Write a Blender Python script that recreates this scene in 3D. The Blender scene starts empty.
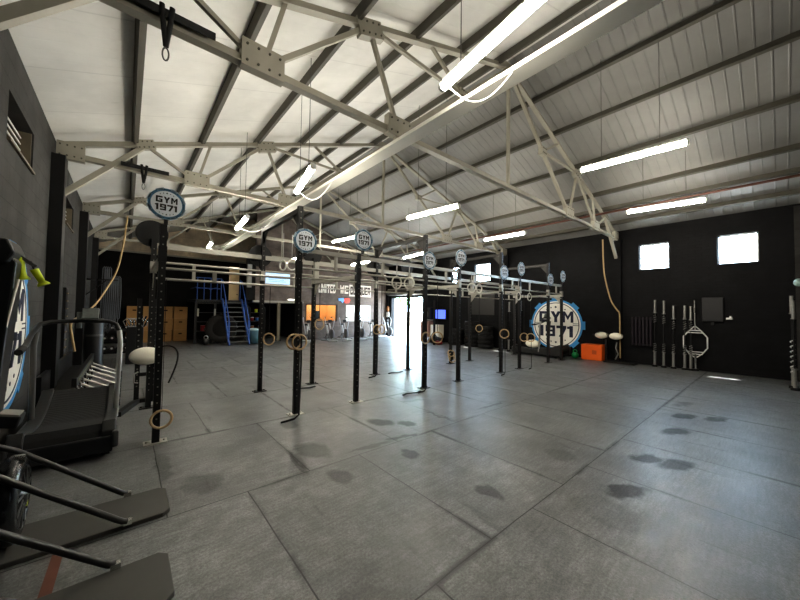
import bpy, math, random
from math import sin, cos, pi, sqrt
from mathutils import Vector, Matrix
random.seed(7)
SC = bpy.context.scene
COL = SC.collection
V = Vector

# ------------------------------------------------------------------ materials
def lin(h):
    if isinstance(h, str):
        c = [int(h[i:i+2], 16)/255 for i in (0, 2, 4)]
        return tuple(x/12.92 if x <= .04045 else ((x+.055)/1.055)**2.4 for x in c)
    return h
MATS = {}
def mat(name, col, rough=.6, metal=0., var=0., scale=6., bump=0., spec=.5):
    if name in MATS: return MATS[name]
    m = bpy.data.materials.new(name); m.use_nodes = True
    nt = m.node_tree; b = nt.nodes['Principled BSDF']
    c = lin(col)
    b.inputs['Base Color'].default_value = (*c, 1); b.inputs['Roughness'].default_value = rough
    b.inputs['Metallic'].default_value = metal; b.inputs['Specular IOR Level'].default_value = spec
    tc = nt.nodes.new('ShaderNodeTexCoord'); n = nt.nodes.new('ShaderNodeTexNoise')
    n.inputs['Scale'].default_value = scale; n.inputs['Detail'].default_value = 5
    nt.links.new(tc.outputs['Object'], n.inputs['Vector'])
    if var > 0:
        mx = nt.nodes.new('ShaderNodeMix'); mx.data_type = 'RGBA'
        mx.inputs[6].default_value = (*[x*(1-var) for x in c], 1); mx.inputs[7].default_value = (*[min(1, x*(1+var)) for x in c], 1)
        nt.links.new(n.outputs['Fac'], mx.inputs[0]); nt.links.new(mx.outputs[2], b.inputs['Base Color'])
    if bump > 0:
        bp = nt.nodes.new('ShaderNodeBump'); bp.inputs['Strength'].default_value = bump; bp.inputs['Distance'].default_value = .01
        nt.links.new(n.outputs['Fac'], bp.inputs['Height']); nt.links.new(bp.outputs['Normal'], b.inputs['Normal'])
    MATS[name] = m
    return m
def emat(name, col, strength):
    m = bpy.data.materials.new(name); m.use_nodes = True
    b = m.node_tree.nodes['Principled BSDF']
    c = lin(col); b.inputs['Base Color'].default_value = (*c, 1)
    b.inputs['Emission Color'].default_value = (*c, 1); b.inputs['Emission Strength'].default_value = strength
    MATS[name] = m
    return m
class NT:
    """tiny node helper"""
    def __init__(s, m): s.t = m.node_tree; s.b = s.t.nodes['Principled BSDF']
    def n(s, typ, **k):
        o = s.t.nodes.new(typ)
        for a, v in k.items(): setattr(o, a, v)
        return o
    def l(s, a, b): s.t.links.new(a, b)
    def math(s, op, a, b=None, c=None):
        o = s.n('ShaderNodeMath', operation=op)
        for i, x in enumerate((a, b, c)):
            if x is None: continue
            if isinstance(x, (int, float)): o.inputs[i].default_value = x
            else: s.l(x, o.inputs[i])
        return o.outputs[0]
    def mix(s, f, a, b, blend='MIX'):
        o = s.n('ShaderNodeMix', data_type='RGBA', blend_type=blend)
        for i, x in ((0, f), (6, a), (7, b)):
            if isinstance(x, (int, float)): o.inputs[i].default_value = x
            elif isinstance(x, tuple): o.inputs[i].default_value = (*x, 1)
            else: s.l(x, o.inputs[i])
        return o.outputs[2]
    def noise(s, vec, scale, detail=4, rough=.5):
        o = s.n('ShaderNodeTexNoise'); o.inputs['Scale'].default_value = scale; o.inputs['Detail'].default_value = detail
        o.inputs['Roughness'].default_value = rough
        s.l(vec, o.inputs['Vector']); return o.outputs['Fac']
    def ramp(s, f, lo, hi, a=0., b=1.):
        o = s.n('ShaderNodeMapRange', interpolation_type='SMOOTHSTEP')
        for i, x in enumerate((f, lo, hi, a, b)):
            if isinstance(x, (int, float)): o.inputs[i].default_value = x
            else: s.l(x, o.inputs[i])
        return o.outputs[0]
def blockwall(name, col, axis, bw=.4, bh=.2, rough=.75, joint=.6, var=.18, bump=.35):
    """painted blockwork: axis 'x' for walls at constant X, 'y' for walls at constant Y"""
    m = bpy.data.materials.new(name); m.use_nodes = True; k = NT(m)
    c = lin(col)
    tc = k.n('ShaderNodeTexCoord'); sp = k.n('ShaderNodeSeparateXYZ'); cb = k.n('ShaderNodeCombineXYZ')
    k.l(tc.outputs['Object'], sp.inputs[0]); k.l(sp.outputs[1 if axis == 'x' else 0], cb.inputs[0]); k.l(sp.outputs[2], cb.inputs[1])
    br = k.n('ShaderNodeTexBrick'); br.inputs['Scale'].default_value = 1; br.inputs['Brick Width'].default_value = bw; br.inputs['Row Height'].default_value = bh
    br.inputs['Mortar Size'].default_value = .006; br.inputs['Mortar Smooth'].default_value = .3
    br.inputs['Color1'].default_value = (*c, 1); br.inputs['Color2'].default_value = (*[x*(1-var) for x in c], 1)
    br.inputs['Mortar'].default_value = (*[x*joint for x in c], 1)
    k.l(cb.outputs[0], br.inputs['Vector'])
    nz = k.noise(tc.outputs['Object'], 2.2, 6, .6)
    f = k.ramp(nz, .3, .75, .75, 1.2)
    col_ = k.mix(1., br.outputs['Color'], (1, 1, 1), 'MULTIPLY')
    mm = k.n('ShaderNodeVectorMath', operation='SCALE'); k.l(br.outputs['Color'], mm.inputs[0]); k.l(f, mm.inputs['Scale'])
    k.l(mm.outputs[0], k.b.inputs['Base Color']); k.b.inputs['Roughness'].default_value = rough; k.b.inputs['Specular IOR Level'].default_value = .18
    fine = k.noise(tc.outputs['Object'], 60, 3)
    h = k.math('ADD', k.math('MULTIPLY', br.outputs['Fac'], -1.), k.math('MULTIPLY', fine, .4))
    bp = k.n('ShaderNodeBump'); bp.inputs['Strength'].default_value = bump; bp.inputs['Distance'].default_value = .01
    k.l(h, bp.inputs['Height']); k.l(bp.outputs[0], k.b.inputs['Normal'])
    MATS[name] = m
    return m

# ------------------------------------------------------------------ geometry builder
ORG = {}
class MB:
    def __init__(s): s.v = []; s.f = []; s.mi = []; s.cur = 0; s.sm = []
    def add(s, vs, fs, smooth=False):
        b = len(s.v); s.v += [V(p) for p in vs]
        for f in fs: s.f.append([b+i for i in f]); s.mi.append(s.cur); s.sm.append(smooth)
        return s
    def box(s, c, d, rz=0., M=None):
        x, y, z = d[0]/2, d[1]/2, d[2]/2
        vs = [V((a*x, b*y, e*z)) for e in (-1, 1) for b in (-1, 1) for a in (-1, 1)]
        R = M or Matrix.Rotation(rz, 3, 'Z')
        vs = [R @ p + V(c) for p in vs]
        return s.add(vs, [(0, 2, 3, 1), (4, 5, 7, 6), (0, 1, 5, 4), (2, 6, 7, 3), (0, 4, 6, 2), (1, 3, 7, 5)])
    def b2(s, lo, hi):
        return s.box([(a+b)/2 for a, b in zip(lo, hi)], [abs(b-a) for a, b in zip(lo, hi)])
    def frame(s, a, b, up=(0, 0, 1)):
        a, b = V(a), V(b); d = (b-a).normalized(); u = V(up)
        if abs(d.dot(u)) > .99: u = V((0, 1, 0)) if abs(d.y) < .9 else V((1, 0, 0))
        r = d.cross(u).normalized(); u = r.cross(d).normalized()
        return a, b, d, r, u
    def bar(s, a, b, w, h, up=(0, 0, 1)):
        a, b, d, r, u = s.frame(a, b, up)
        vs = [p + r*(i*w/2) + u*(j*h/2) for p in (a, b) for j in (-1, 1) for i in (-1, 1)]
        return s.add(vs, [(0, 1, 3, 2), (4, 6, 7, 5), (0, 4, 5, 1), (2, 3, 7, 6), (0, 2, 6, 4), (1, 5, 7, 3)])
    def ring_loft(s, rings, closed=False, caps=True, smooth=True):
        n = len(rings[0]); vs = [p for r in rings for p in r]; fs = []
        m = len(rings)
        for i in range(m if closed else m-1):
            j = (i+1) % m
            for k in range(n):
                l = (k+1) % n; fs.append((i*n+k, i*n+l, j*n+l, j*n+k))
        s.add(vs, fs, smooth)
        if caps and not closed:
            s.add(rings[0], [tuple(range(n))[::-1]]); s.add(rings[-1], [tuple(range(n))])
        return s
    def tube(s, a, b, r, n=10, r2=None):
        a, b, d, x, y = s.frame(a, b); r2 = r if r2 is None else r2
        R = lambda p, q: [p + x*(q*cos(2*pi*k/n)) + y*(q*sin(2*pi*k/n)) for k in range(n)]
        return s.ring_loft([R(a, r), R(b, r2)])
    def path(s, pts, r, n=8, closed=False, flat=None):
        pts = [V(p) for p in pts]; m = len(pts); rings = []; up = None
        for i, p in enumerate(pts):
            if closed: t = pts[(i+1) % m]-pts[i-1]
            else: t = pts[min(i+1, m-1)]-pts[max(i-1, 0)]
            t.normalize()
            if up is None:
                up = V((0, 0, 1)) if abs(t.z) < .9 else V((0, 1, 0))
            x = t.cross(up)
            if x.length < 1e-4: x = t.cross(V((1, 0, 0)))
            x.normalize(); up = x.cross(t).normalized()
            ry = r if flat is None else flat
            rings.append([p + x*(r*cos(2*pi*k/n)) + up*(ry*sin(2*pi*k/n)) for k in range(n)])
        return s.ring_loft(rings, closed)
    def lathe(s, c, axis, prof, n=20, smooth=True):
        """prof: list of (radius, offset along axis)"""
        c = V(c); a = V(axis).normalized(); u = V((0, 0, 1)) if abs(a.z) < .9 else V((1, 0, 0))
        x = a.cross(u).normalized(); y = x.cross(a).normalized()
        rings = [[c + a*o + x*(r*cos(2*pi*k/n)) + y*(r*sin(2*pi*k/n)) for k in range(n)] for r, o in prof]
        return s.ring_loft(rings, smooth=smooth)
    def cyl(s, c, axis, r, h, n=16, smooth=True):
        return s.lathe(c, axis, [(r, -h/2), (r, h/2)], n, smooth)
    def torus(s, c, axis, R, r, n=24, m=8):
        c = V(c); a = V(axis).normalized(); u = V((0, 0, 1)) if abs(a.z) < .9 else V((1, 0, 0))
        x = a.cross(u).normalized(); y = x.cross(a).normalized(); rings = []
        for k in range(n):
            t = 2*pi*k/n; d = x*cos(t)+y*sin(t)
            rings.append([c + d*(R+r*cos(2*pi*j/m)) + a*(r*sin(2*pi*j/m)) for j in range(m)])
        return s.ring_loft(rings, True)
    def ell(s, c, rx, ry, rz, n=20, m=12, M=None):
        c = V(c); M = M or Matrix.Identity(3); rings = []
        for i in range(1, m):
            t = pi*i/m
            rings.append([c + M @ V((rx*sin(t)*cos(2*pi*k/n), ry*sin(t)*sin(2*pi*k/n), rz*cos(t))) for k in range(n)])
        return s.ring_loft(rings)
    def prism(s, poly, O, U, W, N, h):
        """2-D polygon (u,w) in the plane O,U,W pushed along N by h"""
        O, U, W, N = V(O), V(U), V(W), V(N); n = len(poly)
        a = [O + U*p[0] + W*p[1] for p in poly]; b = [p + N*h for p in a]
        return s.add(a+b, [tuple(range(n))[::-1], tuple(range(n, 2*n))] + [(i, (i+1) % n, n+(i+1) % n, n+i) for i in range(n)])
    def annulus(s, O, U, W, N, r0, r1, h, n=40, a0=0, a1=2*pi):
        full = abs(a1-a0-2*pi) < 1e-6
        for i in range(n):
            t, q = a0+(a1-a0)*i/n, a0+(a1-a0)*(i+1)/n
            s.prism([(r0*cos(t), r0*sin(t)), (r1*cos(t), r1*sin(t)), (r1*cos(q), r1*sin(q)), (r0*cos(q), r0*sin(q))], O, U, W, N, h)
        return s
    def build(s, name, m, parent=None, bevel=0.):
        me = bpy.data.meshes.new(name)
        o0 = ORG.get(parent.name, V((0, 0, 0))) if parent else V((0, 0, 0))
        me.from_pydata([tuple(p-o0) for p in s.v], [], s.f)
        ms = m if isinstance(m, (list, tuple)) else [m]
        for q in ms: me.materials.append(q)
        me.polygons.foreach_set('material_index', s.mi); me.polygons.foreach_set('use_smooth', s.sm)
        import bmesh
        bm = bmesh.new(); bm.from_mesh(me); bmesh.ops.recalc_face_normals(bm, faces=bm.faces); bm.to_mesh(me); bm.free()
        o = bpy.data.objects.new(name, me); COL.objects.link(o)
        if parent: o.parent = parent
        ORG[o.name] = o0.copy()
        if bevel:
            bv = o.modifiers.new('bevel', 'BEVEL'); bv.width = bevel; bv.segments = 2; bv.limit_method = 'ANGLE'
        return o
def setp(o, label, cat, group=None):
    o['label'] = label; o['category'] = cat
    if group: o['group'] = group
    return o
def T(name, label, cat, loc, group=None):
    o = bpy.data.objects.new(name, None); COL.objects.link(o); o.location = loc; o.empty_display_size = .1
    ORG[o.name] = V(loc)
    return setp(o, label, cat, group)
def single(mb, name, m, label, cat, group=None, bevel=0., loc=None):
    """a thing that is one mesh; its origin is moved to loc"""
    if loc is not None:
        mb.v = [p - V(loc) for p in mb.v]
    o = mb.build(name, m, None, bevel)
    if loc is not None: o.location = loc
    return setp(o, label, cat, group)
def struct(mb, name, m, bevel=0., parent=None):
    o = mb.build(name, m, parent, bevel)
    o['kind'] = 'structure'
    return o
def copy_tree(src, loc, rz=0., label=None, group=None):
    c = src.copy(); COL.objects.link(c); c.location = loc; c.rotation_euler = (0, 0, rz)
    if label: c['label'] = label
    if group: c['group'] = group
    for ch in list(src.children):
        d = ch.copy(); COL.objects.link(d); d.parent = c
        for g in list(ch.children):
            e = g.copy(); COL.objects.link(e); e.parent = d
    return c

# ------------------------------------------------------------------ block lettering (each glyph: convex polygons in a unit box)
def R_(a, b, c, d): return [(a, b), (c, b), (c, d), (a, d)]
GL = {
 'G': [R_(0, 0, .28, 1), R_(.28, .76, 1, 1), R_(.28, 0, 1, .24), R_(.72, .24, 1, .55), R_(.48, .4, .72, .55)],
 'Y': [[(0, 1), (.32, 1), (.64, .42), (.36, .42)], [(1, 1), (.68, 1), (.36, .42), (.64, .42)], R_(.36, 0, .64, .43)],
 'M': [R_(0, 0, .24, 1), R_(.76, 0, 1, 1), [(.24, 1), (.24, .66), (.5, .22), (.5, .58)], [(.76, 1), (.76, .66), (.5, .22), (.5, .58)]],
 '1': [R_(.36, 0, .7, 1), R_(.14, .74, .36, .94)],
 '9': [R_(0, .78, 1, 1), R_(0, .42, .28, .78), R_(.28, .42, .72, .6), R_(.72, 0, 1, .78), R_(0, 0, .72, .22)],
 '7': [R_(0, .76, 1, 1), [(.68, .76), (1, .76), (.58, 0), (.24, 0)]],
 'U': [R_(0, 0, .28, 1), R_(.72, 0, 1, 1), R_(.28, 0, .72, .24)],
 'N': [R_(0, 0, .26, 1), R_(.74, 0, 1, 1), [(.26, 1), (.26, .62), (.74, 0), (.74, .38)]],
 'I': [R_(.3, 0, .7, 1)],
 'T': [R_(0, .76, 1, 1), R_(.35, 0, .65, .76)],
 'E': [R_(0, 0, .3, 1), R_(.3, .78, 1, 1), R_(.3, .4, .85, .6), R_(.3, 0, 1, .22)],
 'D': [R_(0, 0, .28, 1), [(.28, 1), (.28, .78), (.72, .78), (.8, 1)], [(.8, 1), (1, .8), (1, .2), (.8, 0), (.72, .22), (.72, .78)][0:0] or R_(.72, .1, 1, .9), R_(.28, 0, .8, .22)],
 'W': [[(0, 1), (.24, 1), (.38, 0), (.16, 0)], [(.38, 0), (.2, 0), (.4, .8), (.56, .8)], [(.44, .8), (.6, .8), (.82, 0), (.62, 0)], [(.76, 1), (1, 1), (.84, 0), (.62, 0)]],
 'C': [R_(0, 0, .3, 1), R_(.3, .76, 1, 1), R_(.3, 0, 1, .24), R_(.72, .6, 1, .76), R_(.72, .24, 1, .4)],
 'O': [R_(0, 0, .28, 1), R_(.72, 0, 1, 1), R_(.28, .78, .72, 1), R_(.28, 0, .72, .22)],
 'Q': [R_(0, 0, .28, 1), R_(.72, 0, 1, 1), R_(.28, .78, .72, 1), R_(.28, 0, .72, .22), [(.5, .3), (.66, .4), (1.1, -.12), (.92, -.16)]],
 'R': [R_(0, 0, .28, 1), R_(.28, .78, 1, 1), R_(.72, .5, 1, .78), R_(.28, .4, 1, .56), [(.5, .4), (.8, .4), (1, 0), (.7, 0)]],
}
def text(mb, s, O, U, W, N, h, cw, ch, gap, x0=None):
    """write s centred on O (or from x0), letter size cw x ch"""
    wid = [cw*(.62 if c in '1I' else 1) for c in s]
    tot = sum(wid)+gap*(len(s)-1); x = -tot/2 if x0 is None else x0
    for c, w in zip(s, wid):
        if c != ' ':
            off = cw*.19 if c in '1I' else 0
            for p in GL[c]: mb.prism([(x+q[0]*cw-off, q[1]*ch) for q in p], O, U, W, N, h)
        x += w+gap

# ------------------------------------------------------------------ palette
steel = mat('truss_paint', 'aaa698', .55, 0, .18, 4, .1)
purl = mat('purlin_paint', '5d5a52', .6, 0, .2, 3)
black = mat('black_powder_coat', '141414', .45, 0, .15, 8)
blackpl = mat('black_plastic', '191a1b', .4, 0, .2, 10)
rubber = mat('black_rubber', '1b1b1b', .75, 0, .25, 20, .2)
padblk = mat('dark_platform', '4a4945', .6, 0, .15, 6, .1)
zinc = mat('zinc_beam', 'b3b0a6', .4, .55, .12, 10)
chrome = mat('chrome', 'd8d8d4', .22, .95)
galv = mat('galvanised', 'b8b6b0', .35, .8, .1, 12)
grey = mat('grey_metal', '5a5a58', .4, .5, .1, 10)
wood = mat('ring_wood', 'c4a880', .5, 0, .2, 18)
ply = mat('plywood', 'b3875045'[:6], .65, 0, .22, 3, .05)
strapm = mat('strap_webbing', '161616', .8)
cream = mat('cream_vinyl', 'f3eedd', .45, 0, .05, 6)
white = mat('white_paint', 'e4e4e0', .5, 0, .05, 6)
blue = mat('sign_blue', '3f93cf', .5, 0, .08, 8)
slate = mat('sign_slate_blue', '4f7893', .5, 0, .08, 8)
palebl = mat('sign_pale_blue', 'a9c3d3', .5, 0, .05, 8)
navy = mat('letter_navy', '141a38', .5)
ink = mat('letter_black', '0b0b0c', .5)
orange = mat('orange_vinyl', 'ee6a1c', .5, 0, .06, 5)
green = mat('green_rubber', '0f8a4a', .5)
yellow = mat('yellow_grip', 'c6d41e', .5)
rope_m = mat('rope_fibre', 'c0a57a', .85, 0, .25, 60, .4)
bluep = mat('blue_paint', '3f64ae', .45, 0, .12, 8)
copper = mat('copper_pipe', '64453b', .45, .4, .15, 6)
red = mat('red_plastic', '8e1f24', .5)
brown = mat('brown_leg', '4a3f35', .5, .2, .2, 10)
teal = mat('bin_teal', '5d7f88', .5)

# floor: rubber gym mats, 1.22 x 1.81 m in staggered rows
def floor_mat():
    m = bpy.data.materials.new('rubber_mat_floor'); m.use_nodes = True; k = NT(m)
    tc = k.n('ShaderNodeTexCoord'); obj = tc.outputs['Object']
    mp = k.n('ShaderNodeMapping'); mp.inputs['Location'].default_value = (-.93+12.2, 1.81*11-1.43, 0); k.l(obj, mp.inputs[0])
    # slight wobble so joints are not ruler straight
    nv = k.n('ShaderNodeTexNoise'); nv.inputs['Scale'].default_value = 1.3; k.l(obj, nv.inputs['Vector'])
    wob = k.n('ShaderNodeVectorMath', operation='MULTIPLY_ADD'); k.l(nv.outputs['Color'], wob.inputs[0]); wob.inputs[1].default_value = (.03, .03, 0); k.l(mp.outputs[0], wob.inputs[2])
    br = k.n('ShaderNodeTexBrick'); br.offset = .5; br.offset_frequency = 2
    for a, v in (('Scale', 1), ('Brick Width', 1.22), ('Row Height', 1.81), ('Mortar Size', .006), ('Mortar Smooth', .2), ('Bias', 0)): br.inputs[a].default_value = v
    c = lin('717271')
    br.inputs['Color1'].default_value = (*c, 1); br.inputs['Color2'].default_value = (*[x*.8 for x in c], 1); br.inputs['Mortar'].default_value = (.02, .02, .02, 1)
    k.l(wob.outputs[0], br.inputs['Vector'])
    # a wide soft dirty band along the joints
    b2 = k.n('ShaderNodeTexBrick'); b2.offset = .5; b2.offset_frequency = 2
    for a, v in (('Scale', 1), ('Brick Width', 1.22), ('Row Height', 1.81), ('Mortar Size', .05), ('Mortar Smooth', 1.), ('Bias', 0)): b2.inputs[a].default_value = v
    k.l(wob.outputs[0], b2.inputs['Vector'])
    n1 = k.noise(obj, 1.1, 6, .6); n2 = k.noise(obj, 7, 6, .65); n3 = k.noise(obj, 55, 4, .7)
    st = k.n('ShaderNodeMapping'); st.inputs['Scale'].default_value = (3, 30, 1); k.l(obj, st.inputs[0])
    n4 = k.noise(st.outputs[0], 1.2, 4, .6)
    dirt = k.math('MULTIPLY', b2.outputs['Fac'], k.ramp(n1, .47, .6, 0, .8))
    f = k.ramp(n1, .3, .7, .74, 1.22)
    f = k.math('MULTIPLY', f, k.ramp(n2, .3, .7, .76, 1.24))
    f = k.math('MULTIPLY', f, k.ramp(n3, .35, .65, .76, 1.24))
    f = k.math('MULTIPLY', f, k.ramp(n4, .3, .7, .85, 1.13))
    f = k.math('MULTIPLY', f, k.math('SUBTRACT', 1., dirt))
    sm = k.n('ShaderNodeMapping'); sm.inputs['Scale'].default_value = (5.5, .9, 1); k.l(obj, sm.inputs[0])
    n5 = k.noise(sm.outputs[0], 1., 5, .6)
    f = k.math('MULTIPLY', f, k.ramp(n5, .6, .72, 1., .62))
    n6 = k.noise(obj, 140, 2, .6)
    f = k.math('MULTIPLY', f, k.ramp(n6, .35, .65, .86, 1.14))
    # worn stains
    dn = k.n('ShaderNodeTexNoise'); dn.inputs['Scale'].default_value = 5; dn.inputs['Detail'].default_value = 4; k.l(obj, dn.inputs['Vector'])
    dv = k.n('ShaderNodeVectorMath', operation='MULTIPLY_ADD'); k.l(dn.outputs['Color'], dv.inputs[0]); dv.inputs[1].default_value = (.22, .22, 0); k.l(obj, dv.inputs[2])
    tot = None
    for (x, y, rx, ry, rot, s) in [(3.0, 3.95, .16, .26, .5, .6), (3.28, 3.68, .13, .2, .4, .6), (3.72, .97, .32, .13, -.5, .85), (4.72, 1.03, .24, .14, -.5, .9), (4.8, .77, .3, .15, -.5, .9),
                                (6.15, 1.0, .34, .15, -.4, .8), (7.15, 1.06, .3, .13, -.4, .7), (7.4, .7, .3, .13, -.4, .65), (2.66, 1.8, .1, .17, 0, .5), (2.62, 2.86, .1, .17, 0, .5),
                                (1.88, 4.7, .16, .22, 0, .4), (1.76, 3.65, .2, .34, .3, .4), (1.72, 2.92, .14, .2, 0, .4), (.62, 3.65, .2, .3, .2, .32), (4.0, 1.72, .2, .2, 0, .25), (3.2, .95, .3, .4, 0, .22),
                                (2.9, 3.3, .3, .06, -.2, .5), (8.1, 1.2, .4, .14, -.3, .35), (2.4, 3.32, .4, .05, -.1, .35), (.35, 4.3, .09, .5, 0, .3), (1.5, 3.5, .04, .4, 0, .4), (5.1, 3.4, .5, .05, 0, .4), (4.2, 4.5, .3, .08, -.3, .35), (3.9, 3.6, .04, .4, 0, .4)]:
        q = k.n('ShaderNodeMapping', vector_type='TEXTURE'); q.inputs['Location'].default_value = (x+.11, y+.11, 0); q.inputs['Rotation'].default_value = (0, 0, rot); q.inputs['Scale'].default_value = (rx, ry, 1)
        k.l(dv.outputs[0], q.inputs[0])
        ln = k.n('ShaderNodeVectorMath', operation='LENGTH'); k.l(q.outputs[0], ln.inputs[0])
        a = k.ramp(ln.outputs['Value'], 1.0, .55, 0, min(.6, s))
        tot = a if tot is None else k.math('MAXIMUM', tot, a)
    f = k.math('MULTIPLY', f, k.math('SUBTRACT', 1., tot))
    sc = k.n('ShaderNodeVectorMath', operation='SCALE'); k.l(br.outputs['Color'], sc.inputs[0]); k.l(f, sc.inputs['Scale'])
    k.l(sc.outputs[0], k.b.inputs['Base Color'])
    k.l(k.ramp(n2, .3, .7, .32, .5), k.b.inputs['Roughness'])
    k.l(k.math('MULTIPLY', k.math('SUBTRACT', 1., k.math('MINIMUM', k.math('MULTIPLY', tot, 1.3), .95)), .55), k.b.inputs['Specular IOR Level'])
    h = k.math('ADD', k.math('MULTIPLY', br.outputs['Fac'], -1.), k.math('MULTIPLY', n3, .25))
    bp = k.n('ShaderNodeBump'); bp.inputs['Strength'].default_value = .5; bp.inputs['Distance'].default_value = .006
    k.l(h, bp.inputs['Height']); k.l(bp.outputs[0], k.b.inputs['Normal'])
    return m
# roof lining: white foil sheets with fine ribs running down the slope
def roof_mat(name, col, ribs):
    m = bpy.data.materials.new(name); m.use_nodes = True; k = NT(m)
    tc = k.n('ShaderNodeTexCoord'); obj = tc.outputs['Object']; c = lin(col)
    sp = k.n('ShaderNodeSeparateXYZ'); k.l(obj, sp.inputs[0])
    ph = k.math('FRACT', k.math('DIVIDE', sp.outputs[1], .2))
    rib = k.math('ABSOLUTE', k.math('SUBTRACT', ph, .5))
    rb = k.ramp(rib, .40, .47, 0, 1)
    lap = k.ramp(k.math('ABSOLUTE', k.math('SUBTRACT', k.math('FRACT', k.math('DIVIDE', sp.outputs[1], 1.2)), .5)), .485, .497, 0, 1)
    n1 = k.noise(obj, .8, 5, .6)
    f = k.ramp(n1, .3, .7, .88, 1.06)
    f = k.math('MULTIPLY', f, k.math('SUBTRACT', 1., k.math('MULTIPLY', lap, .12)))
    sc = k.n('ShaderNodeVectorMath', operation='SCALE'); sc.inputs[0].default_value = c; k.l(f, sc.inputs['Scale']); k.l(sc.outputs[0], k.b.inputs['Base Color'])
    k.b.inputs['Roughness'].default_value = .5
    n2 = k.noise(obj, 3, 3)
    bp = k.n('ShaderNodeBump'); bp.inputs['Strength'].default_value = ribs; bp.inputs['Distance'].default_value = .02
    k.l(k.math('ADD', rb, k.math('MULTIPLY', n2, .6)), bp.inputs['Height']); k.l(bp.outputs[0], k.b.inputs['Normal'])
    return m

# ------------------------------------------------------------------ the shell
XL, XR, YF, YB, YO = -1.06, 13.38, -.42, 20.3, 17.1     # left, right, front, back wall; office wall
XM = 6.16; SL = .347; EZ = 4.66
def roofz(x): return EZ + SL*(XM-XL-abs(x-XM))
wl_dark = blockwall('left_wall_blocks', '434240', 'x', .45, .22, .7, .7, .2, .5)
wl_low = blockwall('right_wall_black', '18181a', 'x', .3, .09, .62, .7, .2, .5)
wb_black = blockwall('back_wall_black', '1b1917', 'y', .4, .2, .7, .7)
wb_raw = blockwall('back_wall_raw', 'e6d6bc', 'y', .9, .45, .8, .7)
wo_mat = blockwall('office_wall_paint', '7a6f68', 'y', .3, .1, .7, .8)
wf_mat = blockwall('front_wall_black', '161617', 'y', .3, .1, .7, .8)

struct(MB().b2((XL-.3, YF-.3, -.2), (XR+.26, YB+.3, 0)), 'floor', floor_mat())
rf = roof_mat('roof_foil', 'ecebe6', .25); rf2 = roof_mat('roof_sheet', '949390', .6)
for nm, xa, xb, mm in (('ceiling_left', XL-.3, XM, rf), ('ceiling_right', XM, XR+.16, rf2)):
    mb = MB(); za, zb = roofz(xa), roofz(xb)
    mb.add([(xa, YF-.3, za), (xb, YF-.3, zb), (xb, YB+.3, zb), (xa, YB+.3, za), (xa, YF-.3, za+.06), (xb, YF-.3, zb+.06), (xb, YB+.3, zb+.06), (xa, YB+.3, za+.06)],
           [(0, 1, 2, 3), (4, 7, 6, 5), (0, 4, 5, 1), (1, 5, 6, 2), (2, 6, 7, 3), (3, 7, 4, 0)])
    struct(mb, nm, mm)

def wall_holes(name, m, axis, at, th, u0, u1, top, holes):
    """wall slab with rectangular holes; axis 'x': wall at X=at..at+th along Y; top(u) gives its height"""
    us = sorted({u0, u1, *[h[0] for h in holes], *[h[1] for h in holes], *([XM] if axis == 'y' and u0 < XM < u1 else [])})
    mb = MB()
    for a, b in zip(us, us[1:]):
        hs = sorted([h for h in holes if h[0] <= a+1e-6 and h[1] >= b-1e-6], key=lambda h: h[2]); z = 0.
        spans = []
        for h in hs:
            if h[2] > z: spans.append((z, h[2], z, h[2]))
            z = h[3]
        spans.append((z, top(a), z, top(b)))
        for (za0, za1, zb0, zb1) in spans:
            P = []
            for w in (at, at+th):
                for u, z0, z1 in ((a, za0, za1), (b, zb0, zb1)):
                    for zz in (z0, z1): P.append((w, u, zz) if axis == 'x' else (u, w, zz))
            mb.add(P, [(0, 1, 3, 2), (4, 6, 7, 5), (0, 2, 6, 4), (1, 5, 7, 3), (0, 4, 5, 1), (2, 3, 7, 6)])
    return struct(mb, name, m)
ez = EZ + .03
LW = [(5.45, 6.7, 3.55, 4.08), (9.85, 11.1, 3.5, 4.05)]
RW = [(.33, 1.16, 3.2, 4.06), (2.28, 3.08, 3.2, 4.06), (9.04, 9.94, 3.2, 4.08), (10.95, 11.6, 3.2, 4.06)]
DOOR = (13.55, 16.55, 0., 2.52)
wall_holes('wall_left', wl_dark, 'x', XL-.3, .3, YF-.3, YB+.3, lambda u: ez, LW)
wall_holes('wall_right', wl_low, 'x', XR, .15, YF-.3, YB+.3, lambda u: ez, RW + [DOOR])
wall_holes('wall_front', wf_mat, 'y', YF-.3, .3, XL, XR, lambda u: roofz(u)+.03, [])
# back wall: black up to 4.35 m, raw blockwork above
wall_holes('wall_back', wb_black, 'y', YB, .3, XL, XR, lambda u: 4.35, [])
mb = MB()
for a, b in ((XL, XM), (XM, XR)):
    P = [(u, w, z) for w in (YB+.02, YB+.28) for u, z1 in ((a, roofz(a)+.03), (b, roofz(b)+.03)) for z in (4.35, z1)]
    mb.add(P, [(0, 1, 3, 2), (4, 6, 7, 5), (0, 2, 6, 4), (1, 5, 7, 3), (0, 4, 5, 1), (2, 3, 7, 6)])
struct(mb, 'wall_back_gable', wb_raw)
struct(MB().b2((XL+.02, YB-.06, 4.33), (8, YB, 4.4)), 'trim_1', steel)
# office wall closes off the far right corner; upper wall stands over the storage opening
OW = [(4.92, 7.45, 0., 2.05), (7.62, 9.62, 1., 2.), (10.2, 12.0, 1., 2.)]
wall_holes('wall_office', wo_mat, 'y', YO, .16, 4.92, XR, lambda u: roofz(u)+.0, OW)
struct(MB().b2((4.84, YO-.03, 2.02), (7.47, YO+.16, 2.12)), 'trim_2', steel)
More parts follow.
